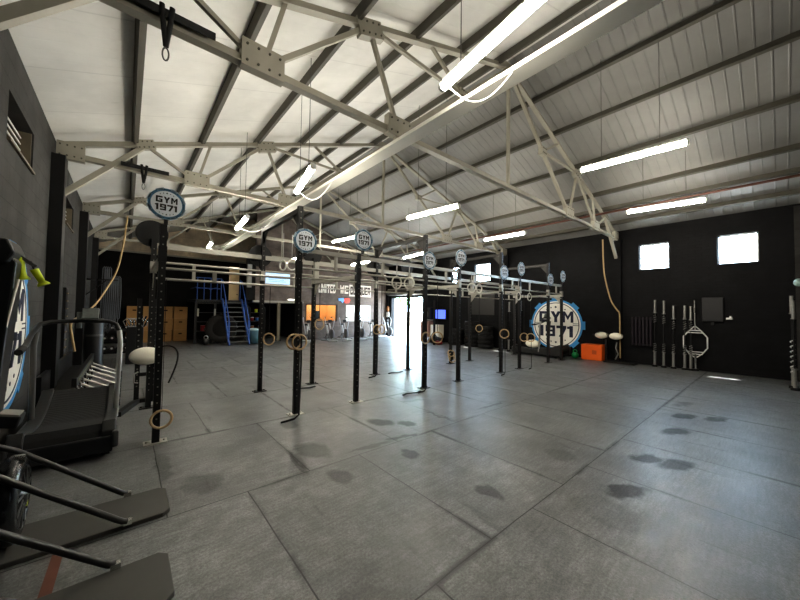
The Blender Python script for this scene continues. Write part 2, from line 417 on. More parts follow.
# storage bay and office room behind the openings
struct(MB().b2((7.45, YO+.16, 0), (7.55, YB, 3.0)), 'wall_storage_side', wb_black)
struct(MB().b2((2.45, YO+.5, 2.0), (7.45, YB, 2.1)), 'floor_mezzanine', blackpl)
org = mat('office_orange', 'e3a35c', .7, 0, .05, 2)
wht = mat('office_white', 'e8ece8', .7)
struct(MB().b2((7.55, 19.0, 0), (9.95, 19.1, 3)), 'wall_office_orange', org)
struct(MB().b2((9.95, 19.0, 0), (XR, 19.1, 3)), 'wall_office_white', wht)
struct(MB().b2((9.9, YO+.16, 0), (9.94, 19.0, 3)), 'wall_office_divider', org)
struct(MB().b2((9.94, YO+.16, 0), (9.98, 19.0, 3)), 'wall_office_partition', wht)
for x_, e_ in ((8.7, 130), (11.6, 260)):
    L_ = bpy.data.lights.new('office_lamp', 'POINT'); L_.energy = e_; L_.shadow_soft_size = .15
    lo_ = bpy.data.objects.new('office_lamp', L_); COL.objects.link(lo_); lo_.location = (x_, 18.0, 2.8)
struct(MB().b2((7.55, YO+.16, 3.0), (XR, YB, 3.08)), 'ceiling_office', wht)

# windows: frames, glass
glassm = bpy.data.materials.new('window_glass'); glassm.use_nodes = True
k = NT(glassm); tr = k.n('ShaderNodeBsdfTransparent'); gl = k.n('ShaderNodeBsdfGlossy'); gl.inputs['Roughness'].default_value = .05
mxs = k.n('ShaderNodeMixShader'); mxs.inputs[0].default_value = .06; tr.inputs[0].default_value = (.96, .98, 1, 1)
k.l(tr.outputs[0], mxs.inputs[1]); k.l(gl.outputs[0], mxs.inputs[2]); k.l(mxs.outputs[0], k.t.nodes['Material Output'].inputs['Surface'])
wn = 1
for (a, b, z0, z1) in RW:
    f = MB(); t = .035; x0, x1 = XR+.1, XR+.14
    f.b2((x0, a, z0), (x1, b, z0+t)).b2((x0, a, z1-t), (x1, b, z1)).b2((x0, a, z0), (x1, a+t, z1)).b2((x0, b-t, z0), (x1, b, z1))
    w = struct(f, 'window_%d' % wn, white); wn += 1
    g = MB().b2((x0+.02, a+t, z0+t), (x0+.026, b-t, z1-t)).build('pane', glassm, w)
    s_ = MB().b2((XR-.03, a-.04, z0-.04), (XR+.03, b+.04, z0)).build('window_sill', wl_low, w)
rec = mat('reveal_concrete', '6e6656', .8, 0, .3, 5, .3)
for (a, b, z0, z1) in LW:
    f = MB(); x0, x1 = XL-.3, XL-.26; t = .04
    f.b2((x0, a, z0), (x1, b, z0+t)).b2((x0, a, z1-t), (x1, b, z1)).b2((x0, a, z0), (x1, a+t, z1)).b2((x0, b-t, z0), (x1, b, z1))
    w = struct(f, 'window_%d' % wn, brown); wn += 1
    g = MB()
    for i in range(5):
        zz = z0+.1+i*(z1-z0-.15)/4.5
        g.tube((XL-.12, a, zz), (XL-.12, b, zz), .011, 6)
    g.build('window_bar', white, w)
    s_ = MB().b2((XL-.26, a, z0-.03), (XL+.03, b, z0)).b2((XL-.28, a, z0), (XL-.02, a+.02, z1)).b2((XL-.28, b-.02, z0), (XL-.02, b, z1)).build('window_sill', rec, w)
    MB().b2((XL-.29, a+t, z0+t), (XL-.285, b-t, z1-t)).build('pane', mat('board', '4d3c2c', .8, 0, .3, 6), w)
for i, (a, b) in enumerate(((7.62, 9.62), (10.2, 12.0))):
    f = MB(); t = .05; y0, y1 = YO-.02, YO+.14
    f.b2((a, y0, 1.), (b, y1, 1.+t)).b2((a, y0, 2.-t), (b, y1, 2.)).b2((a, y0, 1.), (a+t, y1, 2.)).b2((b-t, y0, 1.), (b, y1, 2.))
    w = struct(f, 'window_%d' % wn, mat('dark_timber', '35271d', .5) if i == 0 else white); wn += 1
    MB().b2((a+t, YO+.07, 1.+t), (b-t, YO+.076, 2.-t)).build('pane', glassm, w)
# door opening: frame, rolled-up shutter box above it
d = MB(); d.b2((XR-.02, DOOR[0]-.1, 0), (XR+.28, DOOR[0], 2.6)).b2((XR-.02, DOOR[1], 0), (XR+.28, DOOR[1]+.1, 2.6)).b2((XR-.02, DOOR[0], 2.52), (XR+.28, DOOR[1], 2.62))
dr = struct(d, 'door_1', blackpl)
MB().cyl((XR-.22, (DOOR[0]+DOOR[1])/2, 2.85), (0, 1, 0), .2, 3.3, 20).build('shutter_roll', mat('shutter_grey', '3b3936', .5, .3), dr)
MB().b2((XR-.3, DOOR[0]-.12, 3.03), (XR-.02, DOOR[1]+.12, 3.08)).build('shutter_rail', steel, dr)
# pilasters carrying the trusses
TY = [3.72, 8.15, 12.55, 16.95]
n = 2
for y in TY:
    n += 1; struct(MB().b2((XL, y-.16, 0), (XL+.17, y+.16, 4.32)), 'trim_%d' % (n+1), black)
    n += 1; struct(MB().b2((XR-.12, y-.13, 0), (XR, y+.13, 4.34)), 'trim_%d' % (n+1), wl_low)
struct(MB().b2((XR-.06, YF, 0), (XR, YF+.12, 4.6)), 'trim_20', wl_dark)
# outside the door
pav = mat('pavement', 'cfcac0', .9, 0, .12, 3)
struct(MB().b2((XR+.26, -6, -.25), (40, 40, -.02)), 'ground', pav)
single(MB().b2((24, 4, -.02), (24.2, 34, 1.6)), 'boundary_wall', mat('outside_wall', 'c9b3a2', .9, 0, .15, 2), 'pale low boundary wall outside the open shutter door', 'wall', loc=(24, 19, -.02))
leaf = mat('hedge_leaf', '4f9a35', .7, 0, .4, 9, .5)
mb = MB()
for i in range(260):
    y = random.uniform(19, 31); z = random.uniform(1.5, 4.6); x = 25.4+random.uniform(-.7, .7)
    q = Matrix.Rotation(random.uniform(0, 6), 3, V((random.random(), random.random(), random.random()+.1)).normalized())
    s = random.uniform(.35, .6)
    mb.add([V((x, y, z))+q @ V(p)*s for p in ((-.5, -.3, 0), (.5, -.3, .1), (.6, .3, 0), (-.4, .4, .1))], [(0, 1, 2, 3)])
t = T('leafy_hedge', 'green leafy hedge seen over the wall beyond the open door', 'hedge', (25.4, 25, -.02))
mb.build('foliage', leaf, t)
tk = MB()
for yy in (21, 25, 29): tk.tube((25.4, yy, -.02), (25.4, yy+.2, 2.4), .12, 8)
tk.build('trunk', brown, t)
# ------------------------------------------------------------------ roof steel
def truss(y):
    t = T('roof_truss', '', 'roof truss', (XM, y, 4.38), None)
    top = lambda dx: roofz(XM-abs(dx))-.16
    P = lambda dx, z: (XM+dx, y, z)
    def bar(name, a, b, w=.07, h=.07):
        return MB().bar(P(*a), P(*b), w, h).build(name, steel, t)
    def angle(name, a, b):      # back to back angles: flange and web
        up = (0, 0, 1)
        return MB().bar((XM+a[0], y, a[1]-.03), (XM+b[0], y, b[1]-.03), .1, .014, up).bar((XM+a[0], y-.012, a[1]+.02), (XM+b[0], y-.012, b[1]+.02), .012, .09, up).bar((XM+a[0], y+.012, a[1]+.02), (XM+b[0], y+.012, b[1]+.02), .012, .09, up).build(name, steel, t)
    angle('bottom_chord', (-7.1, 4.38), (7.1, 4.38))
    for s in (-1, 1):
        angle('top_chord', (s*7.1, top(7.1)), (0, top(0)))
        qa, qb, q2, q3, S = (s*5.97, top(5.97)), (s*4.84, top(4.84)), (s*3.65, top(3.65)), (s*2.4, top(2.4)), (s*1.56, 5.68)
        n1, n2 = (s*5.08, 4.41), (s*3.08, 4.41)
        bar('strut', n1, qa, .05, .05); bar('strut', n1, qb, .05, .05); bar('tie', n1, q2, .06, .06)
        bar('strut', q2, n2, .055, .055); bar('tie', n2, (s*.05, top(0)-.05), .07, .07)
        bar('strut', q2, S, .05, .05); bar('strut', q3, S, .05, .05)
        bar('knee_brace', (s*7.08, 3.68), (s*5.97, top(5.97)-.02), .085, .085)
        for (dx, z), (w, h) in (((n1[0], 4.47), (.46, .3)), ((n2[0], 4.47), (.46, .3)), ((q2[0], q2[1]-.05), (.42, .24)), (S, (.22, .18)), ((s*7.0, 4.45), (.36, .3)), (qa, (.3, .18))):
            g = MB(); c = P(dx, z)
            a = math.atan(SL)*(-s) if (abs(dx) in (3.65,) or abs(dx) == 5.97) else 0
            Mx = Matrix.Rotation(-a if s < 0 else -a, 3, 'Y')
            g.box(c, (w, .11, h), M=Mx)
            for i in (-.38, -.13, .13, .38):
                for j in (-.3, .3):
                    g.cur = 1
                    g.cyl(V(c)+Mx @ V((i*w, 0, j*h)), (0, 1, 0), .014, .135, 6)
            gp = g.build('gusset_plate', [steel, purl], t)
    bar('hanger', (0, 4.38), (0, top(0)), .06, .06)
    MB().box(P(0, top(0)-.06), (.4, .045, .3)).build('gusset_plate', steel, t)
    return t
tr0 = truss(TY[0])
tr0['label'] = 'nearest riveted steel roof truss, crossing overhead in the foreground'
for y, lb in ((TY[1], 'second steel roof truss from the camera, above the near half of the rig'), (TY[2], 'third steel roof truss, above the far floor behind the rig'), (TY[3], 'farthest steel roof truss, close to the lettered office wall')):
    copy_tree(tr0, (XM, y, 4.38), 0, lb)
PX = [(.0, 'steel purlin nearest the left wall, on the pale left roof slope'), (1.13, 'second purlin from the left wall on the left roof slope'), (2.28, 'third purlin from the left wall on the left roof slope'), (3.4, 'fourth purlin from the left wall on the left roof slope'),
      (4.55, 'fifth purlin from the left wall on the left roof slope'), (5.75, 'left purlin beside the roof ridge'), (6.55, 'right purlin beside the roof ridge'), (7.2, 'second purlin down from the ridge on the right roof slope'), (8.3, 'third purlin down from the ridge on the right roof slope'),
      (9.65, 'fourth purlin down from the ridge on the right roof slope'), (11.03, 'fifth purlin down from the ridge on the right roof slope'), (11.85, 'purlin just above the red brown pipe on the right roof slope'), (12.7, 'lowest purlin above the black right wall')]
for x, lb in PX:
    z = roofz(x); s = SL if x < XM else -SL; Mx = Matrix.Rotation(-math.atan(s), 3, 'Y'); L = YB-YF
    mb = MB(); c = V((x, (YB+YF)/2, z-.068))
    mb.box(c, (.02, L, .13), M=Mx).box(c+Mx @ V((.03, 0, .058)), (.06, L, .014), M=Mx).box(c+Mx @ V((.03, 0, -.058)), (.06, L, .014), M=Mx)
    single(mb, 'roof_purlin', purl, lb, 'roof beam', loc=c)
mb = MB(); yc = (YF+16.9)/2; L = 16.9-YF
mb.b2((2.97, YF, 4.2), (3.19, 16.9, 4.25))
t = T('cable_tray', 'pale grey cable tray running the length of the hall under the trusses', 'cable tray', (3.08, yc, 4.25))
mb.build('tray', mat('tray_white', 'e6e4da', .45, 0, .1, 2), t)
for y in TY: MB().b2((3.0, y-.03, 4.25), (3.16, y+.03, 4.36)).build('clip', steel, t)
single(MB().tube((11.6, YF, 4.915), (11.6, YB, 4.915), .034, 10), 'water_pipe', copper, 'red brown pipe running along the right roof slope above the black wall', 'pipe', loc=(11.6, yc, 4.915))

# ------------------------------------------------------------------ tube lights
LE = 98.
tubem = emat('tube_glow', (1., .93, .8), LE)
def light(a, b, label, loop=None, group=None):
    a, b = V(a), V(b); c = (a+b)/2; d = (b-a).normalized()
    t = T('tube_light', label, 'ceiling light', c, group)
    MB().tube(a, b, .045, 12).build('tube', tubem, t)
    for p, q in ((a, -d), (b, d)): MB().tube(p, p+q*.04, .047, 12).build('end_cap', white, t)
    MB().bar(a+V((0, 0, .055)), b+V((0, 0, .055)), .05, .03).build('batten', white, t)
    for f in (.22, .78):
        p = a.lerp(b, f); MB().tube(p+V((0, 0, .06)), (p.x, p.y, roofz(p.x)-.005), .005, 5).build('wire', grey, t)
    if loop:
        q = V(loop); pts = []
        for i in range(13):
            u = i/12; p = a.lerp(q, u); pts.append((p.x, p.y, p.z-.28*sin(pi*u)+.05*(1-u)))
        MB().path(pts, .009, 6).build('cable', white, t)
    return t
light((2.574, 2.34, 4.165), (2.38, 1.11, 4.165), 'biggest tube light, nearest overhead at the top of the photo, with white cable loop', (3.0, 1.75, 4.22))
light((2.34, 5.76, 3.876), (2.1, 4.58, 3.876), 'bright tube light above the tall rig post, second along the cable tray', (2.98, 5.6, 4.2))
light((2.05, 8.76, 3.7), (1.95, 7.5, 3.7), 'third tube light along the cable tray, above the far left floor', (2.98, 8.6, 4.2))
light((2.29, 13.98, 4.0), (2.21, 12.8, 4.0), 'farthest tube light along the cable tray, small in the distance', (2.98, 13.9, 4.2))
light((7.1, 2.6, 4.66), (7.26, .98, 4.66), 'long tube light on the near right, high under the right roof slope')
light((10.14, 2.57, 4.42), (10.36, 1.09, 4.42), 'tube light on the right, just below the red brown pipe and above two windows')
light((5.48, 6.18, 4.1), (5.68, 4.69, 4.1), 'tube light high in the middle, under the ridge behind the king post')
light((9.82, 6.85, 4.3), (9.88, 5.35, 4.3), 'tube light above the right end of the rig, left of the truss foot')
light((6.75, 12.5, 4.64), (6.93, 11.02, 4.64), 'tube light seen between the second and third round rig signs')
light((9.18, 10.57, 4.0), (8.94, 9.09, 4.0), 'tube light behind the rig, left of the fourth round sign')
light((7.14, 11.54, 3.58), (7.1, 10.04, 3.58), 'low tube light beyond the rig, above the lettered wall')
light((5.0, 13.2, 3.65), (4.95, 11.7, 3.65), 'tube light half hidden behind the second round rig sign')

# ------------------------------------------------------------------ slings on the trusses
def sling(x, y, label, zl):
    t = T('hanging_strap', label, 'strap', (x, y, 4.38))
    MB().b2((x-.25, y-.075, 4.452), (x+.5, y+.075, 4.475)).b2((x-.25, y-.08, 4.4), (x+.5, y-.072, 4.475)).build('pad', blackpl, t)
    MB().path([(x+.14, y-.09, 4.5), (x+.13, y-.1, 4.35), (x+.1, y-.1, zl+.12)], .022, 6, flat=.012).path([(x+.06, y-.09, 4.5), (x+.07, y-.1, 4.35), (x+.1, y-.1, zl+.12)], .022, 6, flat=.012).build('webbing', strapm, t)
    m = MB(); pts = [(x+.1+.024*sin(q), y-.1, zl+.05+.06*cos(q)) for q in [2*pi*i/14 for i in range(14)]]
    m.path(pts, .007, 6, True).build('carabiner', grey, t)
    return t
sling(.1, TY[0], 'black strap with a snap hook hanging from the nearest truss', 3.98)
sling(.08, TY[1], 'black strap with a snap hook hanging from the second truss near the left wall', 4.02)

# ------------------------------------------------------------------ the pull-up rig
RX = [.33, 2.14, 3.29, 5.06, 6.23, 8.1, 9.1, 10.98, 12.02]
FR, BK = 5.1, 6.95
TALL = {1, 3, 5, 7}
rig = T('pull_up_rig', 'long black and zinc pull up rig with round signs across the middle floor', 'gym rig', (6.2, 6.0, 0))
hole = mat('upright_hole', '8d8b83', .6)
BH = {}
for i, x in enumerate(RX):
    for y in (FR, BK):
        if y == BK and i == 8: pass
        h = 3.4 if i in TALL else (2.76 if y == FR else 2.88)
        mb = MB(); mb.b2((x-.038, y-.038, 0), (x+.038, y+.038, h)); mb.cur = 1
        for q in range(3, int(h/.1)):
            z = q*.1; s = .008
            mb.add([(x-s, y-.0385, z-s), (x+s, y-.0385, z-s), (x+s, y-.0385, z+s), (x-s, y-.0385, z+s)], [(0, 1, 2, 3)])
            if i == 0: mb.add([(x-.0385, y-s, z-s), (x-.0385, y+s, z-s), (x-.0385, y+s, z+s), (x-.0385, y-s, z+s)], [(0, 1, 2, 3)])
        up = mb.build('upright', [black, hole], rig)
        fp = MB().b2((x-.12, y-.08, 0), (x+.12, y+.08, .012))
        for sx in (-.09, .09): fp.cyl((x+sx, y, .02), (0, 0, 1), .014, .02, 6)
        fp.build('foot_plate', zinc if i in (0, 1, 2) and y == FR else black, up)
        # zinc sleeve where the beams bolt on
        MB().b2((x-.045, y-.045, 2.28), (x+.045, y+.045, 2.48)).build('bolt_sleeve', zinc if y == BK or i > 3 else black, up)
def cross(i, z, m, w):
    x = RX[i]
    b = MB().b2((x-w/2, FR+.04, z-w/2), (x+w/2, BK-.04, z+w/2)).build('cross_beam', m, rig)
    for y, s in ((FR+.04, 1), (BK-.04, -1)):
        g = MB(); g.prism([(0, 0), (.24*s, 0), (0, -.26)], (x-.006, y, z-w/2), (0, 1, 0), (0, 0, 1), (1, 0, 0), .012); g.build('gusset', m, b)
for i in range(9):
    if i in TALL: cross(i, 3.33, mat('tall_beam', '3b3a38', .45, .3), .075)
    else: cross(i, 2.32, zinc, .07)
for i in range(8):
    a, b = RX[i]+.04, RX[i+1]-.04
    for y in (FR, BK):
        rows = [(2.68, .036), (2.38, .02), (2.22, .016)] if (y == FR and i > 0) else ([(2.2, .018), (2.06, .016)] if y == FR else [(2.76, .045), (2.48, .022), (2.2, .017)])
        for z, r in rows:
            if r > .03: MB().b2((a, y-r*.7, z-r), (b, y+r*.7, z+r)).build('beam', zinc, rig)
            else: MB().tube((a, y, z), (b, y, z), r, 10).build('pull_up_bar', zinc, rig)
        xm = a+(b-a)*(.32 if i % 2 == 0 else .6)
        z0, z1 = (2.38, 2.68) if (y == FR and i > 0) else ((2.06, 2.2) if y == FR else (2.2, 2.48))
        MB().b2((xm-.025, y-.02, z0), (xm+.025, y+.02, z1)).build('spacer', zinc, rig)
# small safety arms on the right-hand side of the posts
for i in (2, 4, 6, 8):
    x = RX[i]
    for y in (BK,):
        MB().b2((x-.05, y-.14, 2.36), (x+.05, y-.05, 2.78)).build('bracket_plate', zinc, rig)
def disc(x, y, z, face, label):
    """round sign; face -1 looks towards the camera side (-Y), +1 away"""
    N = V((0, face, 0)); U = V((-face, 0, 0)); W = V((0, 0, 1)); O = V((x, y, z)); r = .205
    back = MB().cyl(O, (0, 1, 0), r*(.97 if face < 0 else 1.12), .012, 40, False)
    for q in range(8 if face < 0 else 0):
        t = 2*pi*(q+.5)/8; back.prism([((r*.9)*cos(t+e), (r*.9)*sin(t+e)) for e in (-.24, .24)]+[(r*1.03*cos(t+e), r*1.03*sin(t+e)) for e in (.22, -.22)], O-N*.006, U, W, N, .012)
    d = back.build('sign_disc', [mat('sign_back_pale', 'c3d3dc', .5, 0, .05, 8)] if face < 0 else [black], rig)
    d['label'] = label
    f = O+N*.0065; l = MB()
    l.annulus(f, U, W, N, r*.80, r*.88, .002, 40)
    for q in range(8):
        t = 2*pi*q/8; l.annulus(f, U, W, N, r*.87, r*.95, .002, 4, t-.2, t+.2)
    l.cur = 1; l.annulus(f, U, W, N, .0005, r*.80, .002, 40)
    l.cur = 2; o = f+N*.0022
    text(l, 'GYM', o+W*.010, U, W, N, .002, r*.33, r*.38, r*.055)
    text(l, '1971', o-W*(r*.43), U, W, N, .002, r*.31, r*.38, r*.045)
    for q in (-2, -1, 0, 1, 2):
        for sgn in (1, -1):
            rr = r*.66 if sgn > 0 else r*.68
            tt = pi/2*sgn+q*.27; s = r*(.035 if q else .055)
            l.prism([(rr*cos(tt)+s*a, rr*sin(tt)+s*b) for a, b in ((-1, -.6), (1, -.6), (0, 1.1))], o, U, W, N, .002)
    l.build('sign_face', [slate, mat('sign_face', 'e6ebf0', .5), ink], d)
    MB().b2((x-.02, min(y, y-face*.05), z-.26), (x+.02, max(y, y-face*.05), z-.1)).build('sign_bracket', black, d)
nm = ['leftmost', 'second', 'third', 'fourth', 'fifth', 'sixth', 'seventh', 'eighth', 'rightmost']
for i, x in enumerate(RX):
    tall = i in TALL
    disc(x+(.08 if tall or i == 2 else .02), FR-.05, 2.83 if tall else 3.02, -1, '%s round white and blue gear sign on the front row' % nm[i])
    if i < 6: disc(x-(.04 if tall else .03), BK+.05, 2.8 if tall else 2.97, 1, 'black back of a round sign on the rear row')

# ------------------------------------------------------------------ gymnastic rings
def ring(x, y, z, label, ztop, r=.11, tail=False, ax=(0, 1, 0), pale=False):
    pale = z > 2; y = y-.06 if y < 6 else y-.1; ax = V(ax)
    t = T('gymnastic_ring', label, 'gym ring', (x, y, z))
    MB().torus((x, y, z), ax, r, .0155, 26, 8).build('hoop', mat('ring_pale', 'd9d6cb', .4) if pale else wood, t)
    s = MB(); s.path([(x, y, z+r-.02), (x, y, ztop)], .003, 6, flat=.014)
    s.build('strap', strapm if z < 2 else galv, t)
    if tail:
        MB().path([(x+.03, y+.02, ztop-.4), (x+.035, y, z*.7), (x+.01, y-.02, .05), (x-.08, y-.06, .015), (x-.3, y-.1, .012)], .015, 6, flat=.004).build('strap_tail', strapm, t)
    return t
ring(.37, 4.98, .33, 'low ring hanging near the floor in front of the leftmost rig post', 2.05, .105)
ring(2.24, 6.86, 1.08, 'single ring hanging beside the second rear post of the rig', 2.2, .115, ax=(.7, .7, 0))
ring(2.02, 4.99, 1.19, 'left ring of the big pair at the second front post', 2.22, .115)
ring(2.1, 4.97, 1.18, 'right ring of the big pair at the second front post', 2.22, .115, True)
ring(3.36, 6.88, 1.36, 'narrow looking ring hanging at the third rear post', 2.4, .115, ax=(.8, .5, 0))
ring(4.97, 6.86, 1.2, 'left ring of the pair at the fourth rear post', 2.4, .115, True)
ring(5.1, 6.84, 1.2, 'right ring of the pair at the fourth rear post', 2.4, .115)
ring(4.92, 4.98, 1.12, 'left ring of the pair at the fourth front post', 2.36, .12, True)
ring(5.3, 5.0, 1.11, 'right ring of the pair at the fourth front post', 2.36, .12, ax=(.5, .8, 0))
ring(9.36, 6.85, 1.12, 'ring hanging behind the rig before the stacked black tyres', 2.4, .12, ax=(.5, .8, 0))
ring(7.98, 4.98, 1.1, 'ring hanging at the sixth front post among the barbells', 2.36, .12, True, ax=(.7, .6, 0))
ring(9.04, 4.98, .96, 'left ring of the pair at the seventh front post', 2.36, .12, ax=(.6, .8, 0))
ring(9.48, 5.0, .93, 'right ring of the pair at the seventh front post', 2.36, .12, True, ax=(.8, .6, 0))
ring(4.12, 5.02, 2.26, 'white looking ring tied up high, face on, between third and fourth front posts', 2.66, .12)
ring(4.44, 5.0, 2.27, 'high ring seen edge on, right of the face on ring', 2.66, .115, ax=(.95, .3, 0))
ring(6.53, 5.0, 2.29, 'left high ring in front of the black wall window, right of the fifth front post', 2.66, .11, ax=(.4, .9, 0))
ring(6.84, 5.0, 2.29, 'right high ring below the bright window, right of the fifth front post', 2.66, .11)
ring(8.76, 5.0, 2.17, 'left high ring near the seventh front post', 2.66, .11)
ring(9.4, 5.0, 2.17, 'right high ring, just right of the seventh front post', 2.66, .11)
ring(2.49, 6.86, 2.62, 'high pale ring left of the second front post above the blue screen', 3.3, .1, ax=(.95, .3, 0))
ring(2.68, 6.86, 2.64, 'high pale ring touching the second front post above the blue screen', 3.3, .1)
t = T('ring_bundle', 'bundle of tied up rings and straps hanging low at the centre of the rig', 'gym rings', (7.95, 6.8, .3))
m = MB()
for q in range(3): m.torus((7.95+.03*q, 6.8, .36-.1*q), (.6, .7, .3*q-.3), .1, .016, 20, 8)
m.build('hoop', wood, t)
MB().path([(7.95, 6.8, .45), (7.96, 6.8, 1.4), (7.95, 6.8, 2.45)], .02, 6, flat=.006).path([(7.99, 6.8, .15), (8.0, 6.8, .4)], .05, 8).build('strap', strapm, t)
for x, y, lb in ((3.2, 6.6, 'loose black strap trailing on the mats at the third rear post'), (5.9, 6.8, 'loose black strap trailing on the mats near the fifth rear post'), (4.75, 4.9, 'thick black strap lying on the mats left of the fourth front post')):
    single(MB().path([(x, y, .02), (x-.15, y-.05, .018), (x-.35, y+.03, .018), (x-.5, y-.03, .018)], .03, 6, flat=.012), 'loose_strap', strapm, lb, 'strap', loc=(x, y, 0))
# things fixed at the left end of the rig
def pad(c, rx, ry, rz, label, rot=0., seam=True):
    t = T('oval_pad', label, 'pad', c)
    Mz = Matrix.Rotation(rot, 3, 'Y')
    MB().ell(c, rx, ry, rz, 24, 14, Mz).build('cushion', cream, t)
    m = MB()
    if seam: m.path([V(c)+Mz @ V((rx*.55*cos(q), -ry*.93*.95, rz*.35+rz*.16*sin(q))) for q in [2*pi*i/20 for i in range(20)]], .012, 6, True)
    if seam: m.build('piping', mat('pad_seam', 'a49a80', .6), t)
    MB().b2((c[0]-.03, c[1], c[2]-.03), (c[0]+.03, c[1]+ry+.06, c[2]+.03)).build('mount', black, t)
    return t
pad((.27, 6.72, .9), .22, .12, .145, 'cream oval pad on the rear post at the left end of the rig', seam=False)
t = T('squat_stand', 'black perforated squat stand on a low foot bar behind the leftmost rig post', 'squat stand', (.25, 7.15, 0))
m = MB()
for x in (.18, .42):
    m.b2((x-.035, 7.35, 0), (x+.035, 7.42, 1.85)); m.cur = 1
    for q in range(3, 18): m.add([(x-.011, 7.349, q*.1-.011), (x+.011, 7.349, q*.1-.011), (x+.011, 7.349, q*.1+.011), (x-.011, 7.349, q*.1+.011)], [(0, 1, 2, 3)])
    m.cur = 0
m.build('upright', [black, hole], t)
MB().bar((-.05, 6.62, .035), (.22, 7.46, .035), .08, .07).bar((.22, 7.4, .035), (.5, 7.4, .035), .08, .07).build('foot', black, t)
MB().bar((.2, 7.38, .5), (.4, 7.38, .5), .06, .06).build('crossbar', black, t)
single(MB().path([(.42+.5*sin(q*.16)*.55, 6.75-.01*q, 1.02+.02*q-.0035*q*q*1.0) for q in range(0, 17)], .016, 6, flat=.012), 'resistance_band', strapm, 'black curved band sprouting from the left end post at knee height', 'band', loc=(.5, 6.7, .9))
m = MB()
for (x, z) in ((.0, .0),):
    m.path([(.33-.15, 6.9, .62), (.33-.2, 6.85, .6), (.33-.2, 6.85, .46), (.33-.15, 6.9, .44)], .014, 6)
single(m, 'd_handle', galv, 'bright bent handle on the rear left post under the cream pad', 'handle', loc=(.15, 6.88, .53))
# ------------------------------------------------------------------ painted wall logos
def wall_logo(O, U, N, label, sc=1.):
    W = V((0, 0, 1))*sc; O = V(O); U = V(U)*sc; N = V(N); r = 1.16
    t = T('wall_logo', label, 'logo', O)
    m = MB(); m.annulus(O, U, W, N, .985, 1.06, .012, 64)
    for q in range(8):
        a = 2*pi*q/8; e = .155
        m.prism([(1.05*cos(a-e), 1.05*sin(a-e)), (r*cos(a-e*.92), r*sin(a-e*.92)), (r*cos(a+e*.92), r*sin(a+e*.92)), (1.05*cos(a+e), 1.05*sin(a+e))], O, U, W, N, .012)
    m.build('gear_ring', blue, t)
    m = MB(); m.annulus(O, U, W, N, 0.001, .985, .010, 64); m.build('disc', mat('logo_cream', 'f2efe6', .6, 0, .05, 4), t)
    m = MB(); m.annulus(O+N*.01, U, W, N, .90, .93, .004, 64); m.build('thin_ring', navy, t)
    m = MB(); o = O+N*.0105
    text(m, 'GYM', o+W*.1, U, W, N, .004, .43, .46, .06)
    m.build('top_lettering', navy, t)
    m = MB(); text(m, '1971', o-W*.5, U, W, N, .004, .4, .46, .055)
    m.build('bottom_lettering', navy, t)
    m = MB()
    for q in (-2, -1, 0, 1, 2):
        for s in (1, -1):
            a = s*pi/2+q*.27; rr = .74; k2 = .045 if q == 0 else .03
            m.prism([(rr*cos(a)+k2*sin(2*pi*j/5), rr*sin(a)+k2*cos(2*pi*j/5)) for j in range(5)], o, U, W, N, .004)
    for s in (-1, 1): m.prism([(s*.68, -.02), (s*.9, -.02), (s*.9, .0), (s*.68, .0)], o, U, W, N, .004).prism([(s*.68, .05), (s*.9, .05), (s*.9, .07), (s*.68, .07)], o, U, W, N, .004)
    m.build('dot_pattern', navy, t)
    return t
wall_logo((XR-.001, 5.9, 1.22), (0, -1, 0), (-1, 0, 0), 'big round gear logo on the black right wall behind the rig end', .965)
wall_logo((XL+.001, 5.87, 1.4), (0, 1, 0), (1, 0, 0), 'big round gear logo on the grey left wall behind the ski machine', .92)

